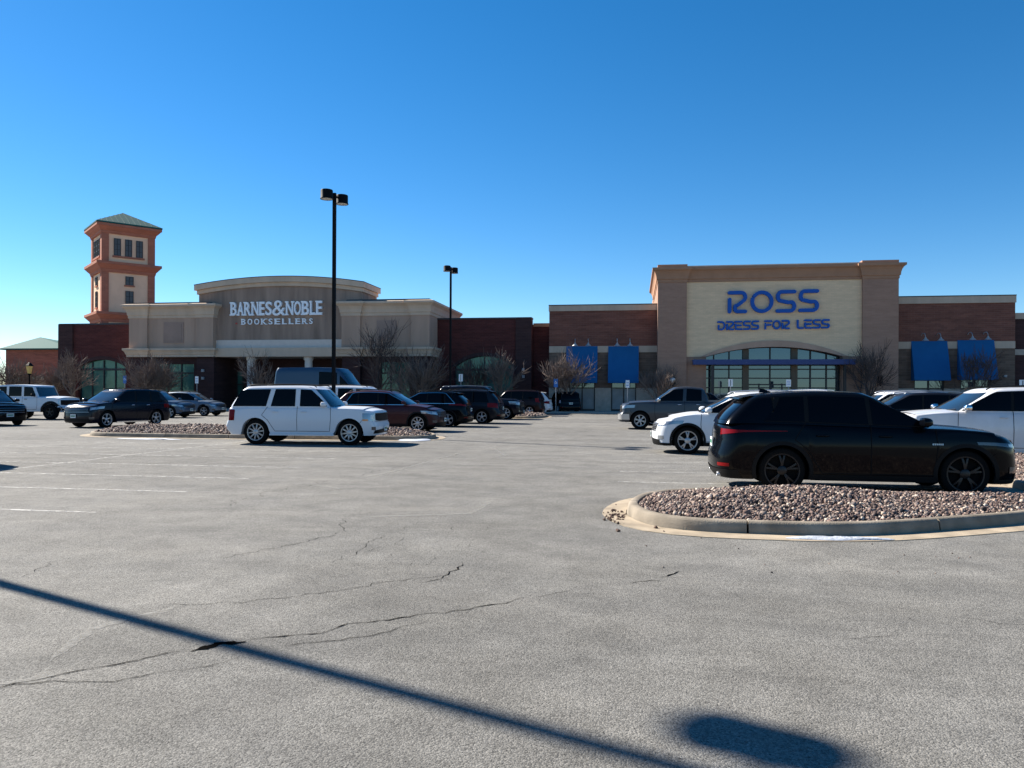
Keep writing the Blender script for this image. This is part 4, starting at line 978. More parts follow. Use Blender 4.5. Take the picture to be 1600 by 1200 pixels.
        for j in range(len(tj)+1):
            rows.append([c[j] for c in left] + [(c[j][0], -c[j][1], c[j][2]) for c in left[-2:0:-1]])
        mb.grid(rows, closed=True)
        # hood / deck skin
        K = [1, .94, .8, .55, .28, 0, -.28, -.55, -.8, -.94, -1]
        mb.grid([[(c[-1][0], c[-1][1]*k, c[-1][2]+s.hood_crown*(1-abs(k)**2.2)*min(1, c[-1][1]/.5)) for k in K] for c in left])
        s.body = s.P(mb, 'body', s.paint, None, 32)
        ub = MB(); hwu = W/2-.30
        ub.box(s.rp(.3)+.25, L-.3, -hwu, hwu, s.clear-.02, s.zc-.25); s.P(ub, 'underbody', 'under')
        # greenhouse shell with roof
        hs = [0, .15, .35, .55, .72, .82, .88, .92, .955, .98, 1.0]
        qc = [q/12 for q in range(13)] + [1+k/14 for k in range(1, 14)] + [2+q/10 for q in range(11)]
        G = [[s.gh(q, h) for q in qc] for h in hs]
        gb = MB(); gb.grid([r + [(x, -y, z) for x, y, z in r[-2:0:-1]] for r in G], closed=True)
        K2 = [1, .9, .7, .4, 0, -.4, -.7, -.9, -1]
        gb.grid([[(x, y*k, z+.022*(1-abs(k)**2)*min(1, y/.5)) for k in K2] for x, y, z in G[-1]])
        s.P(gb, 'roof', s.roofpaint or s.paint, None, 40)
        # windscreen and rear glass
        for nm, a, b, h0, h1, gm in (('windshield', -.62, .62, .06, .90, 'windshield'), ('rear_window', 3.62, 2.38, .16, .88, s.glassy)):
            if nm == 'rear_window' and s.van: continue
            g_ = []
            for r in range(7):
                h = h0+(h1-h0)*r/6; row = []
                for i in range(19):
                    q = a+(b-a)*i/18
                    if nm == 'windshield': x, y, z = s.gh(abs(q), h, .006); y = math.copysign(y, q)
                    else: sg = 1 if q <= 3 else -1; x, y, z = s.gh(q if q <= 3 else 6-q, h, .006); y *= sg
                    row.append((x, y, z))
                g_.append(row)
            mb = MB(); mb.grid(g_); wo = s.P(mb, nm, gm, None, True)
            if nm == 'windshield':
                wp = MB()
                for y0, y1 in ((-.55, -.02), (.1, .62)):
                    pts = []
                    for i in range(6):
                        t = i/5; q = (y0+(y1-y0)*t)/ (W/2*.85); x, y, z = s.gh(abs(q)*.62, .05+.09*t, .02); pts.append((x, math.copysign(y, y0+(y1-y0)*t), z))
                    wp.tube(pts, .009, 4)
                s.P(wp, 'wiper', 'black_plastic', wo)
        s.side_glass(); s.seams(); s.wheels(); s.ends(); s.extras()
    def yside_low(s, x, z):
        xf, xr, w_ = s.L+s.fp(z), s.rp(z), s.hw(z); k = 1.0
        if x > xf-s.Lf: k = max(0, 1-min(1, (x-xf+s.Lf)/s.Lf)**s.nf)**(1/s.nf)
        elif x < xr+s.Lr: k = max(0, 1-min(1, (xr+s.Lr-x)/s.Lr)**s.nr)**(1/s.nr)
        return w_*k
    def dlo_lines(s):
        """window band: bottom and top z as functions of x, plus its front and rear ends"""
        L = s.L; bot = lambda x: s.topf(x)+.035
        def top(x):
            zr = s.roofl(min(max(x, s.r1), L-s.a1)); zt = s.topf(x)
            t = zt+(zr-zt)*.86
            xa0, xa1 = L-s.a0-.16, L-s.a1-.12                # follow the A pillar down
            if x > xa1: k = (xa0-x)/(xa0-xa1); t = min(t, zt+(zr-zt)*.86*max(0, k)**.85)
            return t
        return bot, top
    def side_glass(s):
        bot, top = s.dlo_lines(); L = s.L
        xa = L-s.a0-.22; xb = L-s.a1-.95*(1 if not s.truck else .95)+.35
        bp = s.__dict__.get('bpillar', L-s.a1-.55)
        cp = s.__dict__.get('cpillar', bp-.88)
        re = s.__dict__.get('dend', s.r1+.05)
        pw = .035 if s.pillars == 'black' else .075
        wins = [(bp+pw, xa)]
        if s.doors >= 2: wins.append((cp+pw, bp-pw))
        if re is not None and re < cp-.25 and not s.truck: wins.append((re, cp-pw))
        if s.van: wins = [(bp+pw, xa)] + ([(cp+pw, bp-pw)] if s.doors >= 2 else [])
        s.bp, s.cp, s.re, s.xa = bp, cp, re, xa
        if s.pillars == 'black':
            x_end = wins[-1][0]
            for sg in s.sides():
                q = [x_end+(xa+.03-x_end)*i/26 for i in range(27)]
                tq = lambda x: top(x)+.012 if x > x_end+.01 else top(x)
                B_ = [(x, bot(x)-.012) for x in q]; T_ = [(x, max(tq(x), bot(x)-.01)) for x in q]
                T_[0] = (x_end+s.__dict__.get('kick', .22), T_[0][1]); 
                s.P(s.panel(B_, T_, .003, sg, 40, 5), 'pillar_trim', 'black_plastic', None, True)
        for i, (a, b) in enumerate(wins):
            last = i == len(wins)-1 and s.pillars == 'black'
            for sg in s.sides():
                r = .035; q = [a+(b-a)*k/22 for k in range(23)]
                B_ = [(x, bot(x)) for x in q]; T_ = [(x, max(top(x), bot(x)+.004)) for x in q]
                kick = s.__dict__.get('kick', .22) if (i == len(wins)-1 and not s.van and not s.truck and not s.boxy) else .0
                lean = s.__dict__.get('lean', .03) if not s.boxy else 0
                cl = s.__dict__.get('cl', 0.0)
                sr = kick if (i == len(wins)-1 and i) else (cl if i == 1 else -lean); sf = 0 if i == 0 else (cl if i == 2 else -lean)
                T_ = [(x + sr*max(0, 1-k/9.) + sf*max(0, 1-(22-k)/9.), z) for k, (x, z) in enumerate(T_)]
                s.P(s.panel(B_, T_, .007, sg, 30, 6), 'side_window', s.glassy, None, True)
        if s.chrome:
            x_end = wins[-1][0]; k = s.__dict__.get('kick', .22)
            for sg in s.sides():
                mb = MB(); q = [x_end+(xa-x_end)*i/30 for i in range(31)]
                s.ribbon(mb, [(x, bot(x)-.02) for x in q], .009, .011, sg)
                s.ribbon(mb, [(x_end, bot(x_end)-.01), (x_end+k, top(x_end)+.012)] + [(x, max(top(x)+.016, bot(x))) for x in q if x > x_end+k+.05], .008, .011, sg)
                s.P(mb, 'window_trim', 'chrome')
    def seams(s):
        mb = MB(); L = s.L
        bot, top = s.dlo_lines()
        for sg in s.sides():
            xf = L-s.a0-.10; sill = s.clear+.12
            s.ribbon(mb, [(xf, s.topf(xf)), (xf+.02, .8), (xf-.02, sill), (s.bp, sill), (s.bp, .7), (s.bp, s.topf(s.bp)+.03)], .0065, .004, sg)
            if s.doors >= 2:
                xr = s.xw[0]; xe = xr+s.Ra*.78
                s.ribbon(mb, [(s.bp, sill), (xe+.28, sill), (xe+.05, s.wr+s.Ra*.85), (xe-.14, s.wr+s.Ra+.08), (s.cp-.02, s.topf(s.cp)+.02)], .0065, .004, sg)
            # front bumper / wing line
            s.ribbon(mb, [(L-s.fo+s.Ra*.72, s.wr+s.Ra*.62), (L-s.fo+s.Ra*.98, s.zn-.25)], .005, .004, sg)
        # hood shut lines
        for sg in s.sides():
            A, B = [], []
            for i in range(16):
                x = L-s.a0+.02+(s.a0-.32)*i/15; y = (s.hw(s.zc)*.86); z = s.topf(x)+s.hood_crown*(1-.86**2.2)+.005
                A.append((x, sg*y, z)); B.append((x, sg*(y-.012), z+.001))
            mb.grid([A, B])
        s.P(mb, 'panel_gaps', 'seam')
        # handles
        for sg in s.sides():
            for xh in ([s.bp+.12, s.cp+.14] if s.doors >= 2 else [s.bp+.12]):
                z = s.zc-.13; y = s.yside(xh, z); m2 = MB()
                pts = [(xh, sg*(y+.006), z), (xh+.03, sg*(y+.032), z+.004), (xh+.16, sg*(y+.034), z+.004), (xh+.19, sg*(y+.006), z)]
                m2.tube(pts, [.012, .016, .016, .012], 6); s.P(m2, 'door_handle', s.handles or s.paint, None, True)
        # mirrors
        for sg in s.sides():
            x = s.xa-.06; z = s.topf(x)+.10; y = s.yside(x, z)
            m2 = MB(); rings = []
            for k, (f, dx) in enumerate([(.12, .10), (.55, .085), (.85, .05), (1, .0), (.96, -.05), (.6, -.075), (.1, -.08)]):
                rings.append([(x+dx, sg*(y+.14+.11*f*math.copysign(abs(math.cos(t))**.6, math.cos(t))), z+.075*f*math.copysign(abs(math.sin(t))**.6, math.sin(t))) for t in [2*math.pi*i/14 for i in range(14)]])
            m2.grid(rings, closed=True); m2.f.append(tuple(range(14))); m2.f.append(tuple(len(m2.v)-14+i for i in range(14)))
            m2.tube([(x+.0, sg*(y-.02), z-.07), (x, sg*(y+.1), z-.05)], [.03, .025], 6)
            s.P(m2, 'mirror', s.__dict__.get('mirror', s.paint), None, 45)
    def wheels(s):
        for xa in s.xw:
            for sg in s.sides():
                R_t, ww = s.wr, s.ww; y = sg*(s.W/2-.02-ww/2-s.__dict__.get('tuck', .025)); rr = R_t*s.__dict__.get('rimf', .70)
                ty = MB(); o = lambda v: sg*v
                prof = [(rr*.97, o(-ww/2)), (R_t*.9, o(-ww/2)), (R_t*.97, o(-ww*.44)), (R_t, o(-ww*.3)), (R_t, o(ww*.3)), (R_t*.97, o(ww*.43)), (R_t*.91, o(ww*.5)), (rr*1.03, o(ww*.49)), (rr, o(ww*.44))]
                ty.lathe(prof, (xa, y, R_t), 'y', 36, cap=False)
                ty.lathe([(0, o(ww*.12)), (rr*.97, o(ww*.12)), (rr*.99, o(ww*.44))], (xa, y, R_t), 'y', 36, cap=False)
                tyre = s.P(ty, 'wheel', 'tyre', None, 40)
                rm = MB(); yo = ww*.44
                rm.lathe([(rr*1.0, o(yo-.01)), (rr*1.02, o(yo+.012)), (rr*.95, o(yo+.010)), (rr*.90, o(yo-.02)), (rr*.9, o(yo-.06))], (xa, y, R_t), 'y', 36, cap=False)
                rm.lathe([(.0, o(yo+.004)), (.05, o(yo+.004)), (.075, o(yo-.006)), (.085, o(yo-.04))], (xa, y, R_t), 'y', 20)
                ns = s.spokes
                for k in range(ns):
                    t0 = 2*math.pi*(k+.25)/ns
                    arms = ((-.13, .022), (.13, .022)) if s.split else ((0, .05 if ns <= 6 else .026),)
                    for da, hw_ in arms:
                        A = []
                        for f in (0, .35, .7, 1):
                            r_ = .06+(rr*.93-.06)*f; t = t0+da*(f**.7)*(5/ns)*1.25; wd = hw_*(1.05-.25*f if not s.split else .9)
                            c_, s__ = math.cos(t), math.sin(t); yy = yo-.012+.01*math.sin(math.pi*f)
                            A.append([(xa+r_*c_-wd*s__, y+o(yy-.03), R_t+r_*s__+wd*c_), (xa+r_*c_-wd*.75*s__, y+o(yy), R_t+r_*s__+wd*.75*c_), (xa+r_*c_+wd*.75*s__, y+o(yy), R_t+r_*s__-wd*.75*c_), (xa+r_*c_+wd*s__, y+o(yy-.03), R_t+r_*s__-wd*c_)])
                        rm.grid(A)
                s.P(rm, 'rim', s.rim, tyre, 35)
    def ends(s):
        L, zn = s.L, s.zn
        gz0, gz1 = s.__dict__.get('gz', (zn-.26, zn-.06)); gq = s.__dict__.get('gq', .42)
        # grille
        def mirror(q0, q1, z0, z1, off, n=20, rows=4):
            g_ = []
            for r in range(rows+1):
                row = []
                for i in range(2*n+1):
                    q = -q1+2*q1*i/(2*n); f = abs(q)/q1; a = z0(f) if callable(z0) else z0; b = z1(f) if callable(z1) else z1
                    z = a+(b-a)*r/rows; x, y = s.low(abs(q), z, off); row.append((x, math.copysign(y, q), z))
                g_.append(row)
            mb = MB(); mb.grid(g_); return mb
        gr = s.P(mirror(0, gq, lambda f: gz0+.03*f*f, gz1, .006), 'grille', 'black_plastic', None, True)
        nb = s.__dict__.get('bars', 3); bm_ = MB()
        for k in range(nb):
            z = gz0+(gz1-gz0)*(k+.8)/(nb+.6); b_ = mirror(0, gq*.97, z-.008, z+.008, .016, 14, 1); bm_.add(b_.v, b_.f)
        if s.grille != 'none':
            for z0, z1 in ((gz0-.012, gz0+.006), (gz1-.008, gz1+.012)): b_ = mirror(0, gq*1.03, z0, z1, .016, 14, 1); bm_.add(b_.v, b_.f)
            s.P(bm_, 'grille_bar', 'dull_chrome' if s.grille == 'chrome_bars' else ('black_plastic' if s.grille == 'black' else s.paint), gr)
        s.P(mirror(0, .62, s.clear+.06, lambda f: s.clear+.20-.04*f, .008), 'lower_intake', 'black_plastic', None, True)
        if s.__dict__.get('bumper'):
            s.P(mirror(0, 1.03, s.clear+.10, s.clear+.36, .02), 'bumper', s.bumper, None, True)
        if s.clad:
            s.P(mirror(0, .98, s.clear+.005, s.clear+.075, .012), 'front_valance', 'black_plastic', None, True)
        hz0, hz1 = s.hlz or (zn-.22, zn-.07); q0, q1 = s.__dict__.get('hlq', (gq+.05, 1.06))
        for sg in s.sides():
            hlo = s.P(s.wrap(q0, q1, lambda t: hz0+.07*t*s.__dict__.get('hlrise', 1), lambda t: hz1+.035*t*s.__dict__.get('hlrise', 1), .008, sg), 'headlight', s.hl, None, True)
            zm = lambda t, f: (hz0+.07*t*s.__dict__.get('hlrise', 1))*(1-f)+(hz1+.035*t*s.__dict__.get('hlrise', 1))*f
            qa = q0+(q1-q0)*.12; qb = q0+(q1-q0)*.48
            s.P(s.wrap(qa, qb, lambda t: zm(.12+.36*t, .22), lambda t: zm(.12+.36*t, .8), .013, sg, 8, 3), 'lamp_reflector', 'reflector', hlo, True)
            if s.__dict__.get('amber'):
                s.P(s.wrap(.88, q1, hz0+.0, hz0+.05, .014, sg), 'indicator', 'indicator', None, True)
            s.P(s.wrap(.55, .80, s.clear+.17, s.clear+.27, .01, sg), 'fog_lamp', s.__dict__.get('fog', 'dark_headlight'), None, True)
            tz0, tz1 = s.tlz or (s.zb-.28, s.zb-.05); tq = s.__dict__.get('tlq', (2.52, 1.955))
            s.P(s.wrap(tq[0], tq[1], lambda t: tz0+s.__dict__.get('tlrise', .06)*t, lambda t: tz1-.02*t, .008, sg, 16), 'taillight', s.__dict__.get('tl', 'taillight'), None, True)
            s.P(s.wrap(2.55, 2.2, s.clear+.20, s.clear+.255, .012, sg), 'reflector', 'taillight', None, True)
        def rmirror(q1, z0, z1, off):
            g_ = []
            for r in range(4):
                row = []
                for i in range(25):
                    q = -(3-q1)+2*(3-q1)*i/24; z = z0+(z1-z0)*r/3; x, y = s.low(3-abs(q), z, off); row.append((x, math.copysign(y, q), z))
                g_.append(row)
            mb = MB(); mb.grid(g_); return mb
        if s.clad or s.__dict__.get('rear_valance'): s.P(rmirror(2.04, s.clear+.005, s.clear+.15, .012), 'rear_valance', 'black_plastic', None, True)
        def plate(x, z, sgn, name):
            m2 = MB(); m2.box(x-.008, x+.008, -.155, .155, z-.078, z+.078); p_ = s.P(m2, name, 'plate'); m2 = MB(); xx = x+sgn*.0095
            m2.box(min(xx-.001, xx+.001), max(xx-.001, xx+.001), -.13, .13, z-.03, z+.035); s.P(m2, 'plate_mark', 'plate_green', p_)
        if s.plate_f: plate(L+s.fp(.45)+.025, s.__dict__.get('pfz', .5), 1, 'number_plate')
        if s.plate_r: plate(s.rp(.8)-.025, s.__dict__.get('prz', .82), -1, 'number_plate')
    def extras(s):
        L = s.L
        for sg in s.sides():
            if s.clad or s.flare:
                wdt = s.__dict__.get('flarew', .055); off = .035 if s.flare else .010
                for xa in s.xw:
                    A, B, C_ = [], [], []
                    e = math.asin(min(1, (s.clear+.02-s.wr)/s.Ra)) if s.clear < s.wr else 0
                    for i in range(33):
                        t = e+(math.pi-2*e)*i/32; c_, n_ = math.cos(t), math.sin(t)
                        r0, r1 = s.Ra-.006, s.Ra+wdt
                        p0, p1 = (xa+r0*c_, s.wr+r0*n_), (xa+r1*c_, s.wr+r1*n_)
                        A.append((p0[0], sg*(s.yside_low(p0[0], max(p0[1], s.clear))+off), p0[1])); B.append((p1[0], sg*(s.yside_low(p1[0], p1[1])+off*.7), p1[1]))
                        C_.append((p0[0], sg*(s.yside_low(p0[0], max(p0[1], s.clear))-.05), p0[1]))
                    mb = MB(); mb.grid([C_, A, B]); 
                    mb.grid([B, [(x, y-sg*(off*.7+.002), z) for x, y, z in B]])
                    s.P(mb, 'arch_cladding', s.__dict__.get('cladm', 'black_plastic'), None, 45)
            if s.clad:
                a, b = s.xw[0]+s.Ra+.01, s.xw[1]-s.Ra-.01
                s.P(s.panel([(a, s.clear+.003), (b, s.clear+.003)], [(a, s.clear+.10), (b, s.clear+.10)], .011, sg, 20, 2), 'sill_cladding', 'black_plastic', None, True)
            if s.boards:
                mb = MB(); y = sg*(s.W/2-.06); mb.box(s.xw[0]+s.Ra+.03, s.xw[1]-s.Ra-.03, min(y, y+sg*.09), max(y, y+sg*.09), s.clear-.01, s.clear+.045)
                s.P(mb, 'running_board', s.paint if s.boards == True else s.boards)
            if s.rails:
                mb = MB(); y = sg*(s.W/2*s.tum-.16); xr, xf = s.r1+.25, L-s.a1-.12
                pts = [(xr-.08, y, s.roofl(xr)+.0)] + [(xr+(xf-xr)*i/10, y, s.roofl(xr+(xf-xr)*i/10)+.055) for i in range(11)] + [(xf+.1, y, s.roofl(xf)-.01)]
                mb.tube(pts, .016, 6); s.P(mb, 'roof_rail', s.__dict__.get('railm', 'black_plastic'), None, True)
        if s.spoiler:
            mb = MB(); rows = []
            for dx, dz in ((.22, .012), (.02, .004), (-.14, -.03), (-.15, -.055), (0, -.05), (.2, -.02)):
                rows.append([(s.r1+dx+.05*(t*t), t*s.W/2*(s.tum-.1), s.roofl(s.r1+.1)+dz+.012*(1-t*t)) for t in [-1+2*i/12 for i in range(13)]])
            mb.grid(rows); s.P(mb, 'spoiler', s.__dict__.get('spoilerm', s.paint), None, 40)
        for bx, bz, bl in s.__dict__.get('badges', []):
            for sg in s.sides():
                mb = MB()
                for k in range(6): s.ribbon(mb, [(bx+bl*k/6, bz), (bx+bl*(k+.62)/6, bz)], .013, .006, sg)
                s.P(mb, 'badge', 'alloy')
        if s.fin:
            mb = MB(); x = s.r1+.42; z = s.roofl(x)+.02; mb.add([(x-.1, -.025, z), (x+.12, -.02, z), (x+.12, .02, z), (x-.1, .025, z), (x-.09, -.008, z+.075), (x-.03, -.006, z+.07), (x-.03, .006, z+.07), (x-.09, .008, z+.075)], [(0,1,5,4),(1,2,6,5),(2,3,7,6),(3,0,4,7),(4,5,6,7),(0,3,2,1)])
            s.P(mb, 'antenna_fin', s.paint, None, 40)
        if s.exhaust:
            for sg in s.sides():
                mb = MB(); mb.lathe([(.045, .16), (.05, -.02), (.042, -.025), (.036, .1)], (0, 0, 0), 'z', 16)
                mb.v = [(s.rp(.3)+.05+p[2], sg*.62+p[0], .27+p[1]*.8) for p in mb.v]; s.P(mb, 'exhaust_tip', 'alloy', None, True)
    def place_near(s): pass

def car(name, label, cat, near, axle, heading, group=None, **k):
    """put the car so that its near-side wheel ('r' or 'f' axle) stands at ground point near"""
    L, wb, fo, W = k.get('L', 4.65), k.get('wb', 2.7), k.get('fo', .92), k.get('W', 1.88)
    xa = (L-fo if axle == 'f' else L-fo-wb)-L/2
    c_, s_ = math.cos(heading), math.sin(heading)
    # near side is the flank that faces the viewer (towards the origin)
    side = 1 if (-s_*(-near[0]) + c_*(-near[1])) > 0 else -1
    ly = side*(W/2-.12)
    pos = (near[0]-(xa*c_-ly*s_), near[1]-(xa*s_+ly*c_))
    return Car(name, label, cat, pos, heading, group, **k)
PI = math.pi
PK = 'vehicles parked in the shop car park'
# ---- right-hand group
car('suv', 'glossy black SUV with dark split-spoke wheels, side on behind the near gravel island', 'SUV', (2.36, 13.05), 'r', 0, PK,
    L=4.74, W=1.90, H=1.635, wb=2.75, fo=.92, wr=.368, a0=1.26, a1=2.16, r1=.52, r0=.10, zc=1.07, zn=.94, zb=1.14, paint='p_black', rim='dark_alloy', spokes=5, split=True, rails=False, fin=True, exhaust=True,
    hl='dark_headlight', clad=True, kick=.34, tum=.775, tlz=(.93, 1.035), tlq=(2.62, 1.82), tlrise=.075, Lr=.42, bpillar=2.42, cpillar=1.45, dend=.78, prz=.78, rimf=.74, hlz=(.76, .84), badges=[(3.32, .83, .17)], plate_f=False, roof=[(.35, 1.52), (.8, 1.60), (1.7, 1.65), (2.3, 1.635), (2.85, 1.52)])
car('suv', 'pearl white SUV with black arch cladding and five-petal wheels, nose behind the black SUV tail', 'SUV', gp(1074, 709.5), 'f', PI, PK,
    L=4.70, W=1.88, H=1.67, wb=2.70, fo=.92, wr=.365, a0=1.18, a1=2.1, paint='p_white', spokes=5, split=True, zc=1.08, zn=.88, bars=4, glassy='glass', railm='alloy', hlz=(.74, .86), fog='headlight')
car('pickup_truck', 'gunmetal grey crew cab pickup truck with chrome bumper parked facing left', 'pickup truck', gp(1000, 671), 'f', PI, PK,
    L=5.80, W=2.02, H=1.95, wb=3.55, fo=.98, wr=.41, clear=.34, a0=1.55, a1=2.35, r1=1.95, r0=1.70, zc=1.27, zn=1.13, zb=1.28, paint='p_grey', truck=True, clad=False, spokes=6, split=True, rails=False, spoiler=False, bpillar=2.85, cpillar=2.02, dend=None, bars=3, gz=(.78, 1.08), gq=.5, hlz=(.92, 1.08), pillars='body', handles='chrome', mirror='chrome', front=[(.15, -.1), (.4, 0), (.7, .02), (.74, -.07), (1.0, -.08), (1.13, -.12), (1.4, -.3)], Lf=.36, nf=3.2, rimf=.62, boards='black_plastic', hood_crown=.07, bumper='reflector', badges=[(3.3, .72, .3)])
car('suv', 'dusty white three-row SUV cut by the right photo edge, facing left', 'SUV', (7.25, 20.3), 'f', PI, PK,
    L=5.15, W=1.98, H=1.80, wb=3.02, fo=.98, wr=.39, a0=1.42, a1=2.25, r1=.45, zc=1.20, zn=1.02, zb=1.20, paint='p_dusty', clad=False, mirror='chrome', spokes=5, tum=.80, railm='black_plastic', bpillar=2.4, cpillar=1.4)
car('suv', 'dark charcoal SUV seen between the near black SUV roof and the white three-row SUV', 'SUV', (8.2, 28.5), 'f', PI, PK,
    L=4.75, W=1.90, H=1.70, wb=2.8, a0=1.1, a1=2.0, paint='p_charcoal', zc=1.1, railm='alloy')
car('station_wagon', 'silver-roofed wagon with roof rails, farthest of the cars on the right', 'station wagon', (9.2, 33.9), 'f', PI, PK,
    L=4.85, W=1.90, H=1.76, wb=2.75, a0=1.15, a1=1.95, paint='p_silver', zc=1.1, railm='alloy')
car('suv', 'white SUV, only its roof showing above the black SUV before the store doors', 'SUV', (6.2, 37.5), 'f', PI, PK,
    L=4.7, W=1.86, H=1.82, wb=2.7, a0=1.1, a1=1.9, paint='p_white', railm='chrome')
car('sedan', 'small dark car half hidden behind the grey pickup cab', 'car', (.9, 40.0), 'f', PI, PK,
    L=4.6, W=1.85, H=1.72, wb=2.7, a0=1.1, a1=2.0, paint='p_black', rails=False, spoiler=False)
# ---- middle row, parked along the aisle
car('suv', 'white full-size SUV with ten-spoke wheels and black roof rails at the far gravel island', 'SUV', (-8.58, 22.35), 'f', R_(4), PK,
    L=4.82, W=1.95, H=1.80, wb=2.95, fo=.87, wr=.385, clear=.30, a0=1.36, a1=1.96, r1=.50, r0=.07, zc=1.14, zn=1.05, zb=1.14, paint='p_white', clad=False, spokes=10, split=False, rails=True, spoiler=False, pillars='body', boards=True,
    gz=(.74, .98), gq=.46, bars=0, grille='chrome_bars', hlz=(.75, .98), hlrise=0.05, hlq=(.52, 1.012), amber=True, tlz=(.74, 1.09), tlq=(2.22, 1.985), tlrise=0, Lf=.34, nf=3.2, Lr=.22, nr=4, kick=.24, cl=.13, tum=.84, rimf=.68, lean=.0, bpillar=2.32, cpillar=1.40, dend=.26,
    front=[(.15, -.14), (.35, -.05), (.48, .0), (.66, 0), (.70, -.05), (1.0, -.07), (1.1, -.14), (1.4, -.3)], rear=[(.15, .2), (.42, .06), (.5, -.02), (.66, -.02), (.68, .05), (1.1, .07), (1.4, .12)], roof=[(.3, 1.70), (.75, 1.78), (2.0, 1.80), (2.8, 1.77), (3.2, 1.70)])
car('suv', 'maroon SUV with chrome window trim and bright multi-spoke wheels behind the white full-size SUV', 'SUV', gp(653, 675), 'f', 0, PK,
    L=4.77, W=1.86, H=1.70, wb=2.86, fo=.93, wr=.365, a0=1.2, a1=2.08, zc=1.10, zn=.92, paint='p_maroon', chrome=True, spokes=8, split=False, hl='headlight', clad=True, kick=.32)
car('suv', 'black crossover right of the maroon SUV, red taillight to the aisle', 'SUV', gp(700, 667), 'r', PI, PK,
    L=4.6, W=1.86, H=1.70, wb=2.66, fo=.93, wr=.36, zc=1.1, paint='p_black', spokes=5, kick=.42, chrome=True, tlz=(.98, 1.12), tlq=(2.55, 1.86))
car('suv', 'charcoal SUV with tall red taillight, between black crossover and long blue-black SUV', 'SUV', gp(753, 662), 'r', PI, PK,
    L=5.0, W=1.96, H=1.80, wb=2.97, fo=.98, wr=.37, zc=1.12, paint='p_charcoal', tlz=(.82, 1.12), tlq=(2.4, 1.93))
car('suv', 'long blue-black full-size SUV with pale roof rail, facing right with bright headlight', 'SUV', gp(790, 655.5), 'f', 0, PK,
    L=5.65, W=2.04, H=2.04, wb=3.3, fo=1.0, wr=.41, clear=.3, a0=1.45, a1=2.15, r1=.4, r0=.06, zc=1.26, zn=1.16, zb=1.26, paint='p_navy', clad=False, railm='alloy', gz=(.8, 1.1), hlz=(.88, 1.1), tum=.84, pillars='black', spokes=6, Lf=.34, nf=3.2, hlq=(.5, 1.08), bpillar=3.0, cpillar=2.0)
car('suv', 'silver crossover with a bluish windshield, mostly hidden behind the dark full-size SUV', 'SUV', (-8.6, 51.0), 'f', 0, PK,
    L=4.7, W=1.86, H=1.72, wb=2.7, paint='p_silver', railm='chrome')
car('suv', 'dark red SUV with high red taillight near the end of the parked row', 'SUV', (-7.55, 55.2), 'r', PI, PK,
    L=4.7, W=1.9, H=1.86, wb=2.75, clear=.28, wr=.37, a0=1.2, a1=1.75, r1=.35, r0=.06, zc=1.15, zn=1.02, zb=1.15, paint='p_red', clad=False, tlz=(.95, 1.3), tlq=(2.2, 1.97), kick=.05, tum=.83, spoiler=False)
car('suv', 'white SUV at the far end of the parked row, only its tail showing', 'SUV', (-7.35, 58.6), 'r', PI, PK,
    L=4.6, W=1.85, H=1.78, wb=2.65, paint='p_white', rails=False, kick=.1)
car('suv', 'boxy black SUV seen from behind at the kerb below the left blue awnings', 'SUV', gp(873, 645.5), 'r', R_(112), PK,
    L=4.43, W=1.83, H=1.80, wb=2.65, fo=.85, wr=.36, clear=.27, a0=1.25, a1=1.75, r1=.26, r0=.06, zc=1.1, zn=1.0, zb=1.1, paint='p_black', tum=.83, railm='chrome', tlz=(.86, 1.1), tlq=(2.25, 1.96), kick=.03, tl='clear_tail', spoiler=False, nr=4, Lr=.25, tlrise=0)
car('van', 'tall steel-blue high-roof van standing before the bookstore columns', 'van', (-13.9, 37.6), 'f', 0, PK,
    L=5.9, W=2.02, H=2.92, wb=3.66, fo=1.0, wr=.36, clear=.25, a0=.95, a1=2.05, r1=.18, r0=.06, zc=1.32, zn=1.08, zb=1.32, paint='p_vanblue', van=True, doors=2, clad=False, rails=False, spoiler=False, pillars='body', tum=.84, kick=0, bpillar=3.75, cpillar=2.6, roof=[(.0, 2.79), (.4, 2.90), (2.2, 2.92), (3.6, 2.87), (4.2, 2.70)], Lr=.15, nr=5)
car('suv', 'white SUV with black roof rails hidden between the full-size SUV roof and the tall van', 'SUV', (-10.9, 33.1), 'f', 0, PK,
    L=5.0, W=1.95, H=1.92, wb=2.9, a0=1.35, a1=1.95, r1=.35, zc=1.15, zn=1.05, paint='p_white', clad=False, tum=.84, pillars='body')
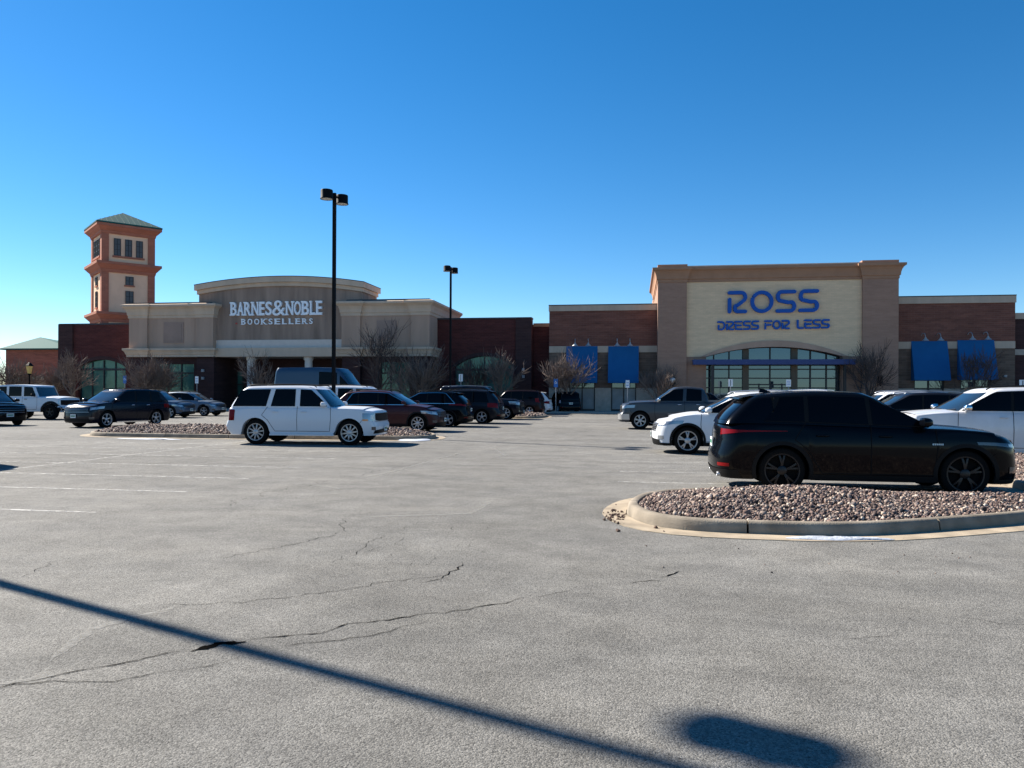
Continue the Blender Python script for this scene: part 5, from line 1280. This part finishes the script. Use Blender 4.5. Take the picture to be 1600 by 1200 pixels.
# ---- left group
car('suv', 'dark navy SUV with chrome-barred grille driving towards the viewer on the left', 'SUV', gp(165.5, 668), 'f', R_(-102), None,
    L=4.79, W=1.91, H=1.73, wb=2.79, fo=.95, wr=.37, zc=1.12, zn=.98, paint='p_navy', bars=3, gz=(.70, .92), gq=.5, clad=False, spokes=5, split=True, hlz=(.78, .92), boards='chrome', chrome=False, handles='chrome', pfz=.52, tlrise=.04)
car('suv', 'black crossover cut by the left photo edge, nose pointing right', 'SUV', (-29.7, 31.0), 'f', R_(-22), None,
    L=4.6, W=1.86, H=1.68, wb=2.66, fo=.93, wr=.36, zc=1.07, zn=.92, paint='p_black', grille='chrome_bars', bars=1, gz=(.62, .82), hlz=(.76, .86), gq=.5, hl='dark_headlight', pfz=.5)
car('off_road_vehicle', 'white four-door off-roader with black fender flares and large black tyres', 'off-road vehicle', gp(81, 655.8), 'f', R_(2), None,
    L=4.55, W=1.9, H=1.98, wb=3.0, fo=.66, wr=.43, ww=.28, clear=.46, a0=1.42, a1=1.72, r1=.10, r0=.06, zc=1.29, zn=1.20, zb=1.29, paint='p_white', clad=False, flare=True, flarew=.13, arch=.50, rim='dark_alloy', spokes=5, split=False, rails=False, spoiler=False, pillars='body', boxy=True, tum=.90, kick=0, lean=0, tuck=-.10,
    bpillar=2.12, cpillar=1.18, dend=.2, bars=0, gz=(.82, 1.12), gq=.5, grille='none', hlz=(.90, 1.08), hlq=(.55, .8), hlrise=0, tlz=(.9, 1.15), front=[(.15, -.1), (.5, .0), (.72, .05), (.76, -.1), (1.15, -.12), (1.3, -.16)], Lf=.25, nf=4, Lr=.15, nr=6, mirror='black_plastic', handles='black_plastic', hood_crown=.06, roofpaint=None, rimf=.55)
car('hatchback', 'blue-grey crossover with black roof rails parked facing right before the bookstore pier', 'hatchback', gp(319, 650), 'f', 0, PK,
    L=4.47, W=1.80, H=1.62, wb=2.67, fo=.9, wr=.345, zc=1.02, zn=.86, paint='p_bluegrey', spokes=5, hl='headlight')
car('suv', 'slate blue crossover half hidden behind the dark navy SUV tail', 'SUV', gp(266, 653), 'f', 0, PK,
    L=4.6, W=1.8, H=1.70, wb=2.65, fo=.93, wr=.35, zc=1.05, zn=.9, paint='p_blue', hl='headlight')
car('pickup_truck', 'dark vehicle behind the white off-roader at the left photo edge', 'pickup truck', (-41.5, 45.5), 'f', 0, PK,
    L=5.7, W=2.0, H=1.95, wb=3.5, fo=1.0, wr=.4, clear=.32, a0=1.5, a1=2.2, r1=1.95, r0=1.75, zc=1.25, zn=1.12, zb=1.25, paint='p_charcoal', truck=True, clad=False, rails=False, spoiler=False, bpillar=2.8, cpillar=2.1, dend=None)
# parked just outside the left edge; its shadow falls into view
car('suv', 'dark SUV beyond the left photo edge, its shadow tip reaching the stall lines', 'SUV', (-15.1, 13.35), 'r', PI, PK,
    L=4.7, W=1.88, H=1.72, wb=2.72, paint='p_charcoal')
# ================================================================== lamp posts
def lamp_post(x, y, h, dx, dy, label, name='lamp_post'):
    r = empty(name, (x, y, 0)); tag(r, label, 'lamp post', 'twin-head car park lamp posts')
    m = MB(); m.lathe([(.30, 0), (.30, .72), (.27, .76), (0, .76)], (0, 0, 0), n=20); m.build('concrete_base', M['concrete'], r, 40)
    m = MB(); m.box(-.058, .058, -.058, .058, .765, h); m.build('pole', M['lamp_black'], r)
    m = MB(); m.box(-.16, .16, -.16, .16, .762, .80); m.build('base_plate', M['lamp_black'], r)
    for s_ in (1, -1):
        m = MB(); m.lathe([(.0, .33), (.18, .33), (.215, .318), (.226, .29), (.226, .03), (.242, .0), (.242, -.025), (.215, -.025)], (dx*s_, dy*s_, h-.30), n=28); hd = m.build('lamp_head', M['lamp_black'], r, 40)
        m = MB(); m.lathe([(.0, -.015), (.21, -.015), (.21, -.025), (0, -.03)], (dx*s_, dy*s_, h-.30), n=24); m.build('lens', M['lens'], hd)
        m = MB(); m.tube([(0, 0, h-.12), (dx*s_*.5, dy*s_*.5, h-.12)], .04, 6); m.build('arm', M['lamp_black'], r)
    return r
dx_, dy_ = -.205, -.40                                     # head offset in the lot frame
cam2 = lambda a, b: (a*_c-b*_s, a*_s+b*_c)
hx, hy = cam2(-.20, -.385)
Y1 = 27.6; X1 = fx(522, 450, Y1); h1 = fz(515, 292.5, Y1-.4)-.12
lamp_post(X1, Y1, h1, hx, hy, 'tall black lamp post with two drum heads rising behind the white full-size SUV')
Y2 = 47.5; X2 = fx(704, 500, Y2); h2 = fz(700, 413, Y2-.4)-.12
lamp_post(X2, Y2, h2, hx, hy, 'more distant black twin-drum lamp post right of the bookstore portico')
# the post out of frame to the left whose shadow crosses the foreground
sh = (.47, 3.70); k = (h1-.25)/math.tan(SUN_EL)
lamp_post(sh[0]+SUN_H.x*k+hx, sh[1]+SUN_H.y*k+hy, h1, hx, hy, 'black twin-drum lamp post beyond the left photo edge, casting the long foreground shadow')
# lantern post far left
r = empty('lantern_post', (fx(46, 600, 62.5), 62.5, .15)); tag(r, 'black ornamental post with amber glass lantern at far left', 'lantern')
zt = fz(46, 565, 62.5)-.15
m = MB(); m.lathe([(.22, 0), (.22, .3), (.12, .4), (.1, .8), (.07, .9), (.06, zt-1.25), (.12, zt-1.2), (.16, zt-1.1)], n=14); m.build('post', M['lamp_black'], r, 40)
m = MB(); m.lathe([(.16, zt-1.09), (.30, zt-.45), (.30, zt-.42)], n=6); m.build('lantern_glass', M['amber_glass'], r)
m = MB(); m.lathe([(.36, zt-.41), (.34, zt-.36), (.12, zt-.12), (.05, zt-.08), (.02, zt)], n=6); m.build('lantern_cap', M['lamp_black'], r)
# globe lamp before the clothing store
r = empty('globe_lamp', (fx(1051, 600, 64.3), 64.3, .15)); tag(r, 'short black post with white globe beside the left entrance pilaster', 'lamp')
zt = fz(1051, 590, 64.3)-.15
m = MB(); m.lathe([(.16, 0), (.16, .25), (.07, .35), (.06, zt-.5), (.12, zt-.45)], n=12); m.build('post', M['lamp_black'], r, 40)
m = MB(); m.lathe([(.10, zt-.44), (.2, zt-.3), (.23, zt-.18), (.18, zt-.05), (0, zt)], n=16); m.build('globe', M['globe_glass'], r, True)

# ================================================================== small signs on posts
def post_sign(px, pt, pb, w_, Y, label, kind, face='white'):
    x, z0, z1 = fx(px, pb, Y), fz(px, pb, Y), fz(px, pt, Y)
    r = empty('parking_sign', (x, Y, .15)); tag(r, label, 'sign', 'small parking signs along the shop pavement')
    W = w_*Y/FPX
    m = MB(); m.tube([(0, .03, 0), (0, .03, z1-.15)], .035, 6); m.build('post', M['galv'], r)
    m = MB(); m.box(-W/2, W/2, -.02, .0, z0-.15, z1-.15); pl = m.build('sign_panel', M['sign_blue'] if face == 'blue' else M['sign_white'], r)
    H = z1-z0; zz = z0-.15
    if kind == 'access':                                   # wheelchair symbol
        mm = M['sign_white'] if face == 'blue' else M['sign_blue']; s_ = min(W*.8, H*.5); cz = zz+H*.6
        m = MB(); circ = [(s_*.28*math.cos(R_(a))-.02, cz-s_*.18+s_*.28*math.sin(R_(a))) for a in range(100, 400, 20)]
        stroke(m, circ, s_*.05, -.026, -.021); stroke(m, [(-s_*.08, cz+s_*.35), (-s_*.05, cz+.02), (s_*.2, cz), (s_*.32, cz-s_*.35)], s_*.07, -.029, -.0225)
        m.build('symbol', mm, pl)
    elif kind == 'pair':
        m = MB(); m.box(-W*.07, W*.07, -.024, -.0205, zz+.05, zz+H-.05); m.build('divider', M['mullion'], pl)
    else:
        m = MB(); m.box(-W*.32, W*.32, -.024, -.0205, zz+H*.62, zz+H*.7); m.box(-W*.32, W*.32, -.024, -.0205, zz+H*.3, zz+H*.38); m.build('marking', M['sign_blue'], pl)
post_sign(195, 587, 599, 6, 60.6, 'small blue accessible-parking sign before the left arched window', 'access', 'blue')
post_sign(307.5, 588, 599, 6, 60.6, 'small white sign on a post by the left bookstore pier', 'mark')
post_sign(720, 584.5, 596, 6.5, 62.2, 'small white double-panel sign before the right arched bookstore window', 'pair')
post_sign(868.5, 592, 605, 6.5, 62.9, 'small blue sign on a post below the first blue awning', 'access', 'blue')
post_sign(980.5, 594, 606, 6, 62.9, 'small pale sign on a post below the second blue awning', 'mark')
post_sign(1141.5, 592.5, 604, 6.5, 62.9, 'small white double-panel sign before the left entrance glazing', 'pair')
post_sign(1232, 593, 604, 7, 62.9, 'small white sign before the store entrance doors', 'mark')
post_sign(1598, 593.5, 603, 9, 62.9, 'small white double-panel sign at the right photo edge', 'pair')

# ================================================================== bare winter trees
def tree(px, ptop, Y, spread, seed, label, m1='bark', m2='twig', trunks=1, dens=1.0, zs=.15, low=.22, droop=0.0):
    rg = random.Random(seed); x = fx(px, 600, Y); H = fz(px, ptop, Y)-zs; sp = spread*Y/FPX/2
    r = empty('bare_tree', (x, Y, zs)); tag(r, label, 'tree', 'leafless trees along the shop front')
    tk, cr = MB(), MB()
    def limb(p, d, ln, r0, depth, mb):
        n = 4 if depth < 3 else 3; pts = [p]; rad = [r0]; q = p.copy(); dd = d.copy()
        for i in range(n):
            dd = (dd + Vector((rg.gauss(0, .13), rg.gauss(0, .13), rg.gauss(.05-droop*.06, .08)))).normalized(); q = q+dd*ln/n; pts.append(q.copy()); rad.append(r0*(1-.62*(i+1)/n))
        mb.tube(pts, rad, 6 if depth == 0 else (5 if depth == 1 else 3), cap=False)
        return pts, rad, dd
    def clampd(p):                                         # keep the crown within its measured spread and height
        e = math.hypot(p.x, p.y)/sp; return e < 1.15 and p.z < H*1.05
    def grow(p, d, ln, r0, depth):
        if depth > 4 or not clampd(p): return
        pts, rad, dd = limb(p, d, ln, r0, depth, tk if depth == 0 else cr)
        if depth == 4: return
        nk = {0: 6, 1: 4, 2: 4, 3: 2, 4: 2}[depth]
        nk = max(2, int(nk*dens+rg.random()))
        for k in range(nk):
            t = rg.uniform(.35 if depth else .7, 1.0); i = min(len(pts)-2, int(t*(len(pts)-1))); f = t*(len(pts)-1)-i; q = pts[i].lerp(pts[i+1], f)
            ax = dd.cross(Vector((rg.gauss(0,1), rg.gauss(0,1), rg.gauss(0,1)))).normalized(); ang = rg.uniform(.35, .85)
            nd = (Matrix.Rotation(ang, 3, ax) @ dd); nd.z += .10-.12*droop; nd.normalize()
            grow(q, nd, ln*rg.uniform(.58, .82), max(.02, rad[i]*rg.uniform(.45, .65)), depth+1)
        grow(pts[-1], dd, ln*.7, max(.02, rad[-1]), depth+1)
    for k in range(trunks):
        a = rg.uniform(0, 6.28); d = Vector((math.cos(a)*.28*(trunks > 1), math.sin(a)*.28*(trunks > 1), 1)).normalized()
        p = Vector((0, 0, -.1)); hh = H*low; rr = .14 if trunks == 1 else .09
        pts, rad, dd = limb(p, d, hh, rr, 0, tk)
        nl = int(7*dens) if trunks == 1 else int(5*dens)
        for j in range(nl):
            b = 2*math.pi*(j+rg.random()*.6)/nl; el = rg.uniform(.35, 1.25)
            tgt = Vector((math.cos(b)*math.cos(el)*sp/max(.3, math.sqrt(sp*sp+H*H))*1.5, math.sin(b)*math.cos(el)*sp/max(.3, math.sqrt(sp*sp+H*H))*1.5, math.sin(el))).normalized()
            grow(pts[rg.choice([2, 3, 4])], tgt, H*rg.uniform(.24, .36), rr*.55, 1)
    tk.build('trunk', M[m1], r, True); cr.build('branches', M[m2], r)
    return r
tree(118, 540, 61.9, 60, 21, 'pale twiggy bare tree before the left brick wing corner')
tree(240, 536, 61.7, 95, 5, 'wide dense bare tree before the left bookstore wing, thickest of the row', dens=1.25, trunks=3, low=.14)
tree(405, 540, 61.8, 58, 9, 'slender bare tree before the left white column', low=.25)
tree(590, 497, 62.3, 78, 31, 'tall dark bare tree before the right portico panel, tallest of the row', 'dark_twig', 'dark_twig')
tree(655, 530, 61.8, 86, 13, 'pale many-stemmed bare tree leaning right beside the right portico pier', trunks=3, low=.12)
tree(742, 548, 63.9, 62, 17, 'dark bare tree before the left half of the right arched window', 'dark_twig', 'dark_twig')
tree(781, 540, 63.9, 66, 19, 'bare tree before the right half of the right arched window', 'dark_twig', 'twig')
tree(882, 527, 64.2, 92, 23, 'rounded pale bare tree overlapping the first blue awning', dens=1.2)
tree(1030, 556, 64.4, 52, 29, 'low dark bare tree left of the store entrance pilaster', 'dark_twig', 'twig')
tree(1358, 525, 64.2, 88, 37, 'dark spreading bare tree before the right entrance pilaster', 'dark_twig', 'dark_twig')
tree(1527, 531, 64.4, 56, 41, 'dark bare tree before the rightmost blue awning', 'dark_twig', 'dark_twig', dens=.9)
tree(20, 545, 63.0, 85, 43, 'sunlit bare tree at the left photo edge before the low corner shop', dens=1.2, trunks=2, low=.15)
tree(75, 556, 66.0, 60, 47, 'small bare tree between the lantern post and the left brick wing', dens=1.1, trunks=2, low=.15)
